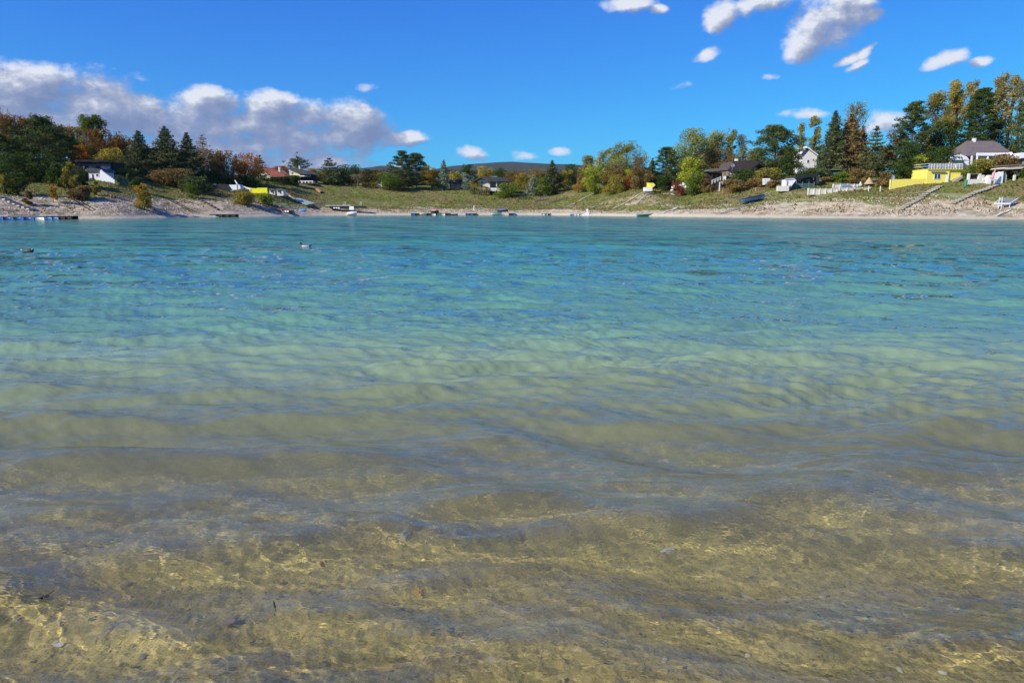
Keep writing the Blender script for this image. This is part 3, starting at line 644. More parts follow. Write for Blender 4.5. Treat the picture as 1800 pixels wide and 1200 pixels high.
# name, category, label, kind, leaf material, column, top, width px, distance
TREES = [
 # --- left hillside, back row
 ('oak_tree', 'tree', 'rusty brown oak cut by the left edge of the picture, highest crown there', 'leafy', 'rust', 2, 183, 66, 192, {}),
 ('oak_tree', 'tree', 'brown oak just right of the highest rusty crown on the left', 'leafy', 'rust', 40, 203, 62, 190, {}),
 ('oak_tree', 'tree', 'orange topped oak behind the big dark pine on the left', 'leafy', 'orange', 66, 205, 40, 196, {}),
 ('oak_tree', 'tree', 'bright orange crowned oak right of the dark pine top', 'leafy', 'orange', 116, 219, 44, 192, {}),
 ('oak_tree', 'tree', 'faded brown oak below the tall green tree on the left', 'leafy', 'brown', 146, 223, 44, 194, {}),
 ('ash_tree', 'tree', 'tall round green tree standing above the autumn wood on the left', 'leafy', 'green', 174, 203, 42, 200, dict(base=.55)),
 ('oak_tree', 'tree', 'rusty oak right under the tall round green tree', 'leafy', 'rust', 196, 229, 58, 192, {}),
 ('oak_tree', 'tree', 'small orange oak touching the first left spruce', 'leafy', 'orange', 224, 238, 34, 196, {}),
 ('maple_tree', 'tree', 'small vivid orange maple above the flat roofed shed', 'leafy', 'orange', 148, 253, 32, 178, {}),
 ('walnut_tree', 'tree', 'round yellow tree beside the flat roofed shed', 'leafy', 'yellow', 203, 261, 50, 176, {}),
 ('pine_tree', 'tree', 'dark broad conifer cut by the left edge of the picture', 'pine', 'dark', 8, 236, 80, 160, dict(dens=1.5, base=.1)),
 ('pine_tree', 'tree', 'huge dark pine left of the white boathouse', 'pine', 'pine', 88, 206, 84, 163, dict(dens=1.7, base=.1)),
 ('pine_tree', 'tree', 'dark pine filling the gap between huge pine and orange maple', 'pine', 'dark', 124, 237, 56, 172, dict(dens=1.5)),
 ('pine_tree', 'tree', 'low dark pine between left edge conifer and huge pine', 'pine', 'pine', 46, 240, 60, 166, dict(dens=1.5, base=.1)),
 ('spruce_tree', 'tree', 'first of three big spruces on the left, beside the yellow walnut', 'spruce', 'spruce', 254, 228, 66, 182, dict(base=.02, dens=1.5)),
 ('spruce_tree', 'tree', 'middle and tallest of the three big spruces on the left', 'spruce', 'spruce', 300, 221, 82, 184, dict(base=.02, dens=1.5)),
 ('spruce_tree', 'tree', 'third of three big spruces, next to the thin bare larch', 'spruce', 'spruce', 337, 232, 62, 186, dict(base=.02, dens=1.5)),
 ('larch_tree', 'tree', 'thin half bare larch with see-through top on the left', 'openspruce', 'larch', 364, 235, 38, 196, dict(base=.3, dens=.6)),
 ('oak_tree', 'tree', 'brown green oak under the thin larch', 'leafy', 'brown', 368, 262, 50, 192, {}),
 ('oak_tree', 'tree', 'wide rusty oak between larch and red roofed house', 'leafy', 'rust', 402, 266, 52, 196, {}),
 ('oak_tree', 'tree', 'orange oak nearest the red roofed house', 'leafy', 'orange', 440, 269, 44, 204, {}),
 ('pine_tree', 'tree', 'small grey green conifer peeking over the red roof', 'openspruce', 'pine', 461, 271, 32, 212, {}),
 ('oak_tree', 'tree', 'dull brown oak filling in right of the bright orange crown', 'leafy', 'brown', 98, 222, 62, 204, dict(base=.05)),
 ('oak_tree', 'tree', 'dull olive oak behind the tall round green tree', 'leafy', 'olive', 160, 226, 60, 206, dict(base=.05)),
 ('oak_tree', 'tree', 'brown oak behind the rusty oak under the green tree', 'leafy', 'brown', 190, 238, 60, 206, dict(base=.05)),
 ('oak_tree', 'tree', 'brownish oak behind the small orange one near the first spruce', 'leafy', 'brown', 232, 246, 56, 208, dict(base=.05)),
 ('oak_tree', 'tree', 'dark green oak low between huge pine and yellow walnut', 'leafy', 'dark', 170, 256, 60, 190, dict(base=.05)),
 ('oak_tree', 'tree', 'olive brown tree behind the first and middle big spruces', 'leafy', 'brown', 278, 262, 60, 204, dict(base=.05)),
 ('oak_tree', 'tree', 'olive tree behind the middle and third big spruces', 'leafy', 'olive', 320, 262, 56, 206, dict(base=.05)),
 # dark understorey of the left wood
 ('yew_tree', 'tree', 'very dark low tree in the shade at the left edge', 'leafy', 'dark', 24, 268, 62, 152, dict(base=.0)),
 ('yew_tree', 'tree', 'very dark low tree below the huge pine', 'leafy', 'dark', 70, 266, 60, 154, dict(base=.0)),
 ('yew_tree', 'tree', 'dark bushy conifer just left of the olive garden tree', 'leafy', 'dark', 108, 286, 34, 150, dict(base=.0)),
 ('garden_tree', 'tree', 'olive yellow upright garden tree in front of the shed', 'column', 'olive', 134, 283, 32, 149, dict(base=.02)),
 ('cypress_tree', 'tree', 'slim dark upright tree against the white boathouse', 'column', 'dark', 153, 292, 14, 151, dict(base=.0)),
 ('juniper_bush', 'bush', 'dark layered juniper under the three big spruces', 'bush', 'pine', 346, 311, 52, 176, dict(base=0)),
 ('garden_bush', 'bush', 'large olive brown dome bush under the tallest left spruce', 'bush', 'brown', 318, 297, 56, 178, dict(base=0)),
 ('garden_bush', 'bush', 'reddish brown bush left of the olive brown dome bush', 'bush', 'brown', 276, 300, 52, 178, dict(base=0)),
 ('garden_bush', 'bush', 'olive green bush beside the yellow walnut trunk', 'bush', 'olive', 216, 296, 50, 172, dict(base=0)),
 ('garden_bush', 'bush', 'dark green bush under the half bare larch', 'bush', 'dark', 372, 300, 42, 190, dict(base=0)),
 ('garden_bush', 'bush', 'brown bush below the wide rusty oak', 'bush', 'brown', 402, 303, 44, 193, dict(base=0)),
 ('garden_bush', 'bush', 'dark bush above the moored white sail boat cover', 'bush', 'dark', 396, 314, 34, 191, dict(base=0)),
 ('garden_bush', 'bush', 'dark green bush left of the clipped hedge by the red roofed house', 'bush', 'dark', 434, 309, 52, 196, dict(base=0)),
 ('clipped_bush', 'bush', 'round clipped dark bush right of the white stepped wall', 'hedgeball', 'dark', 213, 309, 12, 158, dict(base=0, dens=.3)),
 ('clipped_bush', 'bush', 'small cone bush right of the round clipped bush', 'bush', 'green', 231, 303, 8, 160, dict(base=0, dens=.5)),
 ('clipped_bush', 'bush', 'dark block of clipped conifers left of the brown bushes', 'bush', 'dark', 246, 308, 20, 160, dict(base=0)),
 ('garden_bush', 'bush', 'rounded green bush on the lawn right of the brown bushes', 'bush', 'green', 338, 322, 26, 168, dict(base=0)),
 ('shore_bush', 'bush', 'yellowish bush cut near the left edge of the picture', 'bush', 'olive', 14, 305, 26, 137, dict(base=0)),
 ('shore_bush', 'bush', 'dark green bush right of the yellowish left edge bush', 'bush', 'dark', 35, 304, 34, 138, dict(base=0)),
 ('shore_bush', 'bush', 'low dull red brown bush on the left bank', 'bush', 'brown', 51, 335, 15, 133, dict(base=0)),
 ('young_tree', 'tree', 'slender golden sapling on the left bank', 'column', 'gold', 95, 317, 17, 137, dict(base=.12, dens=.7)),
 ('shore_bush', 'bush', 'green brown bush in front of the white boathouse', 'bush', 'olive', 172, 317, 12, 146, dict(base=0)),
 ('shore_bush', 'bush', 'brown weedy bush left of the green brown one', 'bush', 'brown', 146, 327, 34, 142, dict(base=0)),
 ('shore_bush', 'bush', 'yellow leafed bush on the pale left bank', 'bush', 'gold', 251, 322, 24, 149, dict(base=0)),
 ('shore_bush', 'bush', 'olive skirt bush at the foot of the yellow leafed bush', 'bush', 'olive', 254, 341, 26, 147, dict(base=0)),
 ('shore_bush', 'bush', 'large round olive bush at the bank edge below the yellow wall', 'bush', 'olive', 427, 333, 38, 173, dict(base=0)),
 ('shore_bush', 'bush', 'yellow green bush below the yellow wall', 'bush', 'ygreen', 462, 340, 30, 180, dict(base=0)),
 ('garden_bush', 'bush', 'dark brown bush on the crest above the terracotta tube', 'bush', 'brown', 545, 322, 26, 225, dict(base=0)),
 # --- centre left
 ('cedar_tree', 'tree', 'dark garden conifer at the right end of the clipped hedge', 'leafy', 'dark', 516, 309, 27, 217, dict(base=0)),
 ('poplar_tree', 'tree', 'thin upright poplar above the yellow gabled house', 'column', 'tan', 526, 265, 11, 262, dict(base=.2, dens=.7)),
 ('pine_tree', 'tree', 'flat topped pine behind the yellow gabled house', 'pine', 'pine', 527, 280, 42, 255, dict(base=.3)),
 ('oak_tree', 'tree', 'orange tree between the red and the dark roofs', 'leafy', 'orange', 497, 292, 28, 250, {}),
 ('birch_tree', 'tree', 'golden brown tree right of the yellow gabled house', 'leafy', 'gold', 556, 297, 28, 250, {}),
 ('spruce_tree', 'tree', 'lone open branched spruce at the left of the grassy crest', 'openspruce', 'spruce', 582, 276, 46, 232, dict(base=.1, dens=2.2)),
 ('oak_tree', 'tree', 'round dark green tree right of the lone open spruce', 'leafy', 'dark', 614, 290, 46, 236, dict(base=.05)),
 ('birch_tree', 'tree', 'pale small birch on the grassy crest', 'bare', 'tan', 630, 307, 24, 231, dict(bark='pbark')),
 ('apple_tree', 'tree', 'round green tree left of the twin pines', 'leafy', 'green', 689, 303, 50, 232, dict(base=.02)),
 ('pine_tree', 'tree', 'left and taller of the twin pines on the crest', 'pine', 'pine', 710, 264, 42, 233, dict(base=.08, dens=1.6)),
 ('pine_tree', 'tree', 'right of the twin pines on the crest', 'pine', 'pine', 733, 269, 46, 235, dict(base=.08, dens=1.6)),
 ('poplar_tree', 'tree', 'golden poplar right behind the twin pines', 'leafy', 'gold', 755, 289, 26, 260, {}),
 ('poplar_tree', 'tree', 'shorter golden poplar left of the slim blue spruce', 'leafy', 'yellow', 767, 300, 20, 262, {}),
 ('blue_spruce_tree', 'tree', 'slim blue green spruce left of the slate roof', 'spruce', 'blue', 781, 280, 24, 236, dict(base=0, dens=1.6)),
 ('poplar_tree', 'tree', 'yellow tree behind the slate roof', 'leafy', 'yellow', 800, 302, 26, 268, {}),
 ('oak_tree', 'tree', 'dark rounded tree above the slate roof', 'leafy', 'dark', 825, 289, 28, 250, {}),
 ('blue_spruce_tree', 'tree', 'bushy blue grey conifer left of the white walled house', 'leafy', 'blue', 822, 304, 26, 235, dict(base=0)),
 ('birch_tree', 'tree', 'yellow birch behind the white walled house', 'leafy', 'yellow', 852, 293, 30, 268, {}),
 ('oak_tree', 'tree', 'dark green tree behind the right end of the white walled house', 'leafy', 'dark', 882, 296, 34, 262, {}),
 ('oak_tree', 'tree', 'brown tree right of the white walled house', 'leafy', 'brown', 908, 298, 38, 258, {}),
 ('oak_tree', 'tree', 'olive brown tree left of the grey blue small spruce', 'leafy', 'olive', 925, 305, 38, 252, dict(base=.02)),
 ('oak_tree', 'tree', 'brown crown behind the grey blue small spruce', 'leafy', 'brown', 945, 297, 40, 262, {}),
 ('juniper_bush', 'bush', 'broad dark conifer bush on the slope before the white walled house', 'leafy', 'green', 893, 322, 46, 228, dict(base=0, dens=1.2)),
 ('blue_spruce_tree', 'tree', 'small grey blue spruce near the centre slope', 'spruce', 'blue', 937, 308, 26, 233, dict(base=0, dens=1.6)),
 ('spruce_tree', 'tree', 'pointed dark spruce right of the picture centre', 'spruce', 'spruce', 970, 281, 42, 234, dict(base=0, dens=1.8)),
 ('garden_bush', 'bush', 'green bush at the left foot of the pointed dark spruce', 'bush', 'green', 953, 312, 26, 230, dict(base=0)),
 ('oak_tree', 'tree', 'green brown tree right of the pointed dark spruce', 'leafy', 'olive', 992, 298, 32, 236, dict(base=0)),
 ('oak_tree', 'tree', 'dark small tree behind the golden narrow tree', 'leafy', 'dark', 1003, 289, 34, 246, {}),
 ('cherry_tree', 'tree', 'golden narrow tree left of the yellow green round tree', 'column', 'gold', 1016, 294, 20, 226, dict(base=.05)),
 ('garden_tree', 'tree', 'brown upright tree between golden and yellow green trees', 'leafy', 'brown', 1028, 296, 28, 222, dict(base=0)),
 ('linden_tree', 'tree', 'glowing yellow green round tree on the right slope', 'leafy', 'ygreen', 1045, 290, 38, 216, dict(base=.05)),
 ('poplar_tree', 'tree', 'thin sparse tree poking up behind the yellow green round tree', 'sparse', 'pgreen', 1033, 274, 22, 245, {}),
 ('ash_tree', 'tree', 'pale yellow green crown left of the tall mixed green tree', 'leafy', 'pgreen', 1065, 261, 36, 226, {}),
 ('ash_tree', 'tree', 'tall mixed green tree, highest between centre and the big olive tree', 'leafy', 'ygo', 1099, 248, 52, 218, dict(base=.1)),
 ('garden_tree', 'tree', 'brown leafless looking thicket under the tall mixed tree', 'leafy', 'brown', 1082, 286, 44, 212, dict(base=0)),
 ('maple_tree', 'tree', 'small red shrub tree above the white planks', 'leafy', 'red', 1103, 308, 18, 204, dict(base=0)),
 ('shore_bush', 'bush', 'olive brown bushes left of the small red tree', 'bush', 'olive', 1078, 308, 36, 205, dict(base=0)),
 ('shore_bush', 'bush', 'yellow green bush right above the small red tree', 'bush', 'ygreen', 1106, 298, 26, 208, dict(base=0, dens=.8)),
 ('birch_tree', 'tree', 'bare brown tree right of the tall mixed tree', 'bare', 'brown', 1123, 276, 38, 212, dict(dens=2)),
 ('garden_tree', 'tree', 'brown undergrowth tree above the yellow hut', 'leafy', 'brown', 1124, 296, 36, 200, dict(base=0)),
 ('spruce_tree', 'tree', 'small dark spruce left of the broad pine', 'spruce', 'pine', 1144, 277, 26, 203, dict(base=0, dens=1.5)),
 ('pine_tree', 'tree', 'broad grey green pine left of the big olive tree', 'pine', 'pine', 1170, 258, 44, 205, dict(base=.1, dens=1.6)),
 ('garden_bush', 'bush', 'dark green bush right of the yellow hut', 'bush', 'dark', 1170, 309, 34, 196, dict(base=0)),
 ('ash_tree', 'tree', 'very big olive green tree with airy top', 'leafy', 'ygo', 1218, 226, 62, 200, dict(base=.05, dens=1.3)),
 ('poplar_tree', 'tree', 'pale green spreading crown right of the very big olive tree', 'leafy', 'pgreen', 1254, 230, 46, 206, dict(base=.3)),
 ('poplar_tree', 'tree', 'tall airy tree tip above the brown roofed house', 'column', 'pgreen', 1278, 224, 22, 212, dict(base=.4)),
 ('poplar_tree', 'tree', 'thin leaning bare poplar left of the frosty blue spruce', 'bare', 'larch', 1298, 236, 24, 212, dict(dens=2)),
 ('garden_tree', 'tree', 'brownish bare tree between big olive tree and brown roof', 'leafy', 'brown', 1263, 262, 40, 200, dict(base=0)),
 ('linden_tree', 'tree', 'round yellow green tree in front of the very big olive tree', 'leafy', 'ygreen', 1217, 277, 42, 190, dict(base=0, dens=1.2)),
 ('garden_bush', 'bush', 'dark green bush at the foot of the round yellow green tree', 'bush', 'green', 1224, 298, 40, 186, dict(base=0)),
 ('blue_spruce_tree', 'tree', 'frosty blue spruce behind the brown roofed house', 'spruce', 'blue', 1301, 253, 44, 204, dict(base=0, dens=1.5)),
 ('pine_tree', 'tree', 'big round headed pine right of the brown roofed house', 'pine', 'pine', 1357, 222, 76, 186, dict(base=.1, dens=1.9)),
 ('yew_tree', 'tree', 'dark round tree left of the white gabled house', 'leafy', 'dark', 1384, 256, 32, 180, dict(base=0)),
 ('oak_tree', 'tree', 'dark tree filling the gap between broad pine and big olive tree', 'leafy', 'dark', 1190, 266, 44, 212, dict(base=0)),
 ('oak_tree', 'tree', 'brown tree low behind the pale green spreading crown', 'leafy', 'brown', 1242, 262, 52, 214, dict(base=0)),
 ('oak_tree', 'tree', 'olive tree behind the ridge of the brown roof', 'leafy', 'olive', 1324, 262, 44, 210, dict(base=0)),
 ('oak_tree', 'tree', 'dark tree left of the brown leafless looking thicket', 'leafy', 'dark', 1062, 288, 40, 228, dict(base=0)),
 ('oak_tree', 'tree', 'dark tree between the bare brown tree and small dark spruce', 'leafy', 'dark', 1138, 296, 40, 214, dict(base=0)),
 ('oak_tree', 'tree', 'dark tree right behind the white gable', 'leafy', 'dark', 1426, 248, 44, 214, dict(base=0)),
 ('oak_tree', 'tree', 'dark tree low between the two biggest right spruces', 'leafy', 'dark', 1470, 244, 50, 196, dict(base=0)),
 ('oak_tree', 'tree', 'olive tree low behind the layered cedar', 'leafy', 'olive', 1540, 256, 46, 188, dict(base=0)),
 ('oak_tree', 'tree', 'dark tree low left of the layered cedar', 'leafy', 'dark', 1508, 262, 44, 190, dict(base=0)),
 ('oak_tree', 'tree', 'dark low tree behind the frosty blue spruce', 'leafy', 'dark', 1284, 268, 36, 214, dict(base=0)),
 ('oak_tree', 'tree', 'olive low tree behind the dark round tree and big round pine', 'leafy', 'olive', 1374, 262, 44, 204, dict(base=0)),
 ('poplar_tree', 'tree', 'thin pale tree tip above the dark round tree', 'sparse', 'pgreen', 1401, 214, 16, 216, dict(dens=.4)),
 ('poplar_tree', 'tree', 'pale poplar behind the white gabled house', 'column', 'pgreen', 1423, 202, 26, 210, dict(base=.3, dens=.8)),
 ('spruce_tree', 'tree', 'tall grey green spruce right of the white gabled house', 'spruce', 'spruce', 1457, 193, 58, 180, dict(base=.05, dens=1.6)),
 ('spruce_tree', 'tree', 'brown tinged spruce in the middle of the right spruce row', 'spruce', 'larch', 1484, 198, 78, 182, dict(base=.05, dens=1.6)),
 ('poplar_tree', 'tree', 'airy poplar with sideways branches above the right spruces', 'sparse', 'pgreen', 1492, 180, 56, 200, dict(dens=.22)),
 ('spruce_tree', 'tree', 'lower brown spruce right of the brown tinged one', 'spruce', 'larch', 1506, 219, 34, 186, dict(base=.05, dens=1.4)),
 ('cedar_tree', 'tree', 'layered cedar with thin pointed top before the cloud', 'openspruce', 'spruce', 1530, 218, 48, 172, dict(base=.05, dens=2.4)),
 ('oak_tree', 'tree', 'reddish brown round tree right of the layered cedar', 'leafy', 'rust', 1566, 229, 42, 176, dict(base=.05)),
 ('pine_tree', 'tree', 'tall layered pine left of the yellow poplars', 'pine', 'pine', 1592, 178, 58, 172, dict(base=.1, dens=1.8)),
 ('ash_tree', 'tree', 'olive crown with a gold tip right of the tall layered pine', 'leafy', 'olive', 1632, 158, 44, 182, dict(base=.15)),
 ('poplar_tree', 'tree', 'yellow poplar right of the olive crown with gold tip', 'column', 'yellow', 1664, 141, 38, 190, dict(base=.35, dens=.8)),
 ('poplar_tree', 'tree', 'yellow poplar left behind the grey roofed house pine', 'column', 'pyel', 1690, 138, 30, 194, dict(base=.4, dens=.7)),
 ('pine_tree', 'tree', 'dark blue green pine before the yellow poplars', 'pine', 'dark', 1708, 153, 56, 180, dict(base=.1, dens=1.8)),
 ('poplar_tree', 'tree', 'highest pale yellow poplar near the right edge', 'column', 'pyel', 1734, 125, 34, 194, dict(base=.35, dens=.9)),
 ('poplar_tree', 'tree', 'thin tan poplar right of the highest pale yellow poplar', 'column', 'pyel', 1757, 126, 26, 192, dict(base=.3, dens=.7)),
 ('poplar_tree', 'tree', 'last tan poplar before the right edge pine', 'column', 'pyel', 1774, 134, 22, 190, dict(base=.3, dens=.7)),
 ('pine_tree', 'tree', 'large dark pine cut by the right edge of the picture', 'pine', 'pine', 1806, 160, 74, 168, dict(base=.05, dens=1.8)),
 ('oak_tree', 'tree', 'dark green tree filling in behind the yellow house', 'leafy', 'dark', 1632, 215, 62, 178, dict(base=0)),
 ('oak_tree', 'tree', 'dark green tree above the white tent', 'leafy', 'dark', 1676, 222, 60, 180, dict(base=0)),
 ('oak_tree', 'tree', 'dark green tree behind the grey roof ridge', 'leafy', 'pine', 1742, 210, 66, 184, dict(base=0)),
 ('yew_tree', 'tree', 'dark low tree right of the layered cedar foot', 'leafy', 'dark', 1590, 250, 50, 166, dict(base=0)),
 ('yew_tree', 'tree', 'dark low tree just left of the yellow house', 'leafy', 'dark', 1644, 258, 50, 166, dict(base=0)),
 ('garden_tree', 'tree', 'small yellow green tree above the yellow wall', 'leafy', 'ygreen', 1611, 270, 22, 160, dict(base=.2, dens=.6)),
 ('garden_bush', 'bush', 'dark bush above the left end of the yellow wall', 'bush', 'dark', 1586, 280, 34, 160, dict(base=0)),
 ('garden_bush', 'bush', 'brown purple bush left of the yellow wall', 'bush', 'brown', 1548, 303, 30, 157, dict(base=0)),
 ('garden_bush', 'bush', 'brown bush under the layered cedar', 'bush', 'brown', 1508, 298, 38, 163, dict(base=0)),
 ('garden_bush', 'bush', 'green bush behind the white garden wall', 'bush', 'green', 1478, 303, 32, 166, dict(base=0)),
 ('juniper_bush', 'bush', 'flat spreading juniper above the dark lake hut', 'bush', 'pine', 1425, 296, 60, 176, dict(base=0)),
 ('garden_bush', 'bush', 'reddish bush beside the lake hut chimney', 'bush', 'brown', 1450, 312, 28, 168, dict(base=0)),
 ('garden_bush', 'bush', 'olive bush behind the white stacked blocks', 'bush', 'olive', 1347, 296, 44, 177, dict(base=0)),
 ('garden_hedge', 'bush', 'long dark bush in front of the brown roofed house', 'bush', 'dark', 1306, 299, 64, 181, dict(base=0)),
 ('garden_bush', 'bush', 'brown undergrowth above the orange brick wall', 'bush', 'brown', 1290, 316, 46, 176, dict(base=0)),
 ('garden_bush', 'bush', 'brown undergrowth left of the short orange wall', 'bush', 'brown', 1323, 314, 34, 175, dict(base=0)),
 ('garden_bush', 'bush', 'dark bush between the short orange wall and the white box hut', 'bush', 'brown', 1360, 318, 28, 171, dict(base=0)),
 ('garden_bush', 'bush', 'brown bush above the long white garden wall', 'bush', 'brown', 1240, 313, 24, 184, dict(base=0)),
 ('garden_bush', 'bush', 'crimson bush left of the pale rocks', 'bush', 'red', 1188, 318, 22, 188, dict(base=0, dens=.8)),
 ('garden_hedge', 'bush', 'green brown bushes below the grey roofed house', 'bush', 'olive', 1716, 281, 52, 156, dict(base=0)),
 ('garden_bush', 'bush', 'dark green bush right of the yellow house', 'bush', 'green', 1698, 288, 24, 152, dict(base=0)),
 ('garden_bush', 'bush', 'bare reddish bush before the grey roofed house porch', 'bush', 'brown', 1762, 272, 40, 156, dict(base=0)),
 ('garden_bush', 'bush', 'green bush at the right edge beside the pergola', 'bush', 'green', 1799, 292, 30, 149, dict(base=0)),
 ('shore_bush', 'bush', 'rusty low bush on the slope right of the boat lift path', 'bush', 'rust', 1775, 327, 40, 152, dict(base=0)),
]
for (nm, cat, lab, kind, mat, px, yt, wp, D, kw) in TREES:
    plant(nm, cat, lab, kind, mat, px, yt, wp, D, **kw)
# low far wood behind the centre of the pond: far-off mass of crowns
def far_wood():
    rng = np.random.default_rng(9); C = []; T = []
    n_tr = 260
    for k in range(n_tr):
        px = 560+rng.random()*520; D = 330+rng.random()*260
        g = G(px, D); h = 5+4.5*rng.random(); w = 6+5*rng.random(); n = 260
        d = rng.normal(size=(n, 3)); d /= np.linalg.norm(d, axis=1, keepdims=True)
        C.append(np.array([g[0], g[1], g[2]+h*.52])+d*np.array([w*.5, w*.5, h*.5])*(rng.random((n, 1))**.4)); T.append(np.full(n, rng.random()*.6)+.4*rng.random(n))
    C = np.concatenate(C); T = np.concatenate(T); v, f = leaves(C, 1.1, rng)
    m = leaf_mat('far_autumn_wood', [(.03, .045, .016), (.07, .075, .025), (.12, .085, .03), (.24, .15, .03)])
    tag(mesh_np('far_woods', v, f, m, fattr={'tint': np.clip(T, 0, 1)}), kind='stuff')
far_wood()
# ---------------------------------------------------------------- mesh builder for built things
class MB:
    def __init__(s): s.V = []; s.F = []
    def _add(s, v, f): k = len(s.V); s.V += [tuple(map(float, a)) for a in v]; s.F += [tuple(a+k for a in q) for q in f]; return s
    def box(s, x0, x1, y0, y1, z0, z1):
        v = [(x, y, z) for z in (z0, z1) for y in (y0, y1) for x in (x0, x1)]
        return s._add(v, [(0, 2, 3, 1), (4, 5, 7, 6), (0, 1, 5, 4), (1, 3, 7, 5), (3, 2, 6, 7), (2, 0, 4, 6)])
    def bar(s, a, b, w, h=None, up=(0, 0, 1)):
        a = Vector(a); b = Vector(b); d = (b-a).normalized(); u = Vector(up)
        if abs(d.dot(u)) > .98: u = Vector((0, 1, 0))
        r = d.cross(u).normalized(); u = r.cross(d).normalized(); h = h or w
        v = [p+r*(i*w/2)+u*(j*h/2) for p in (a, b) for (i, j) in ((-1, -1), (1, -1), (1, 1), (-1, 1))]
        return s._add(v, [(0, 3, 2, 1), (4, 5, 6, 7), (0, 1, 5, 4), (1, 2, 6, 5), (2, 3, 7, 6), (3, 0, 4, 7)])
    def poly(s, pts, y0, y1):
        """outline in the x-z plane pushed through from y0 to y1"""
        n = len(pts); v = [(x, y0, z) for x, z in pts]+[(x, y1, z) for x, z in pts]
        f = [tuple(range(n-1, -1, -1)), tuple(range(n, 2*n))]+[(i, (i+1) % n, n+(i+1) % n, n+i) for i in range(n)]
        return s._add(v, f)
    def polyx(s, pts, x0, x1):
        n = len(pts); v = [(x0, y, z) for y, z in pts]+[(x1, y, z) for y, z in pts]
        f = [tuple(range(n)), tuple(range(2*n-1, n-1, -1))]+[((i+1) % n, i, n+i, n+(i+1) % n) for i in range(n)]
        return s._add(v, f)
    def cyl(s, a, b, r, n=14, r2=None):
        v, f = tube([a, b], [r, r if r2 is None else r2], n); k = len(s.V); s._add(v, f)
        s.F.append(tuple(k+i for i in range(n))); s.F.append(tuple(k+2*n-1-i for i in range(n))); return s
    def tube(s, pts, rads, n=8): v, f = tube(pts, rads, n); return s._add(v, f)
    def build(s, name, mat, parent=None, smooth=False, loc=None, rz=0, bevel=0):
        me = bpy.data.meshes.new(name); me.from_pydata(s.V, [], s.F); me.materials.append(mat)
        if smooth: me.polygons.foreach_set('use_smooth', [True]*len(me.polygons))
        o = bpy.data.objects.new(name, me); COL.objects.link(o)
        if parent: o.parent = parent
        if loc is not None: o.location = loc; o.rotation_euler.z = rz
        if bevel:
            b = o.modifiers.new('bevel', 'BEVEL'); b.width = bevel; b.segments = 2; b.limit_method = 'ANGLE'
        return o
def empty(name, loc, rz=0):
    o = bpy.data.objects.new(name, None); COL.objects.link(o); o.location = loc; o.rotation_euler.z = rz; o.empty_display_size = .4
    return o
def proj_y(px, D):
    x, y, z = G(px, D); a = cos(PITCH)*y-sin(PITCH)*(z-H); u = sin(PITCH)*y+cos(PITCH)*(z-H)
    return 600-F*u/a
def ground_at(px, py, d0=None, d1=None):
    S = S_of(px); best = None
    for D in np.linspace(d0 or S+.2, d1 or S+62, 240):
        if proj_y(px, D) <= py: return G(px, float(D))
    return G(px, float(d1 or S+62))
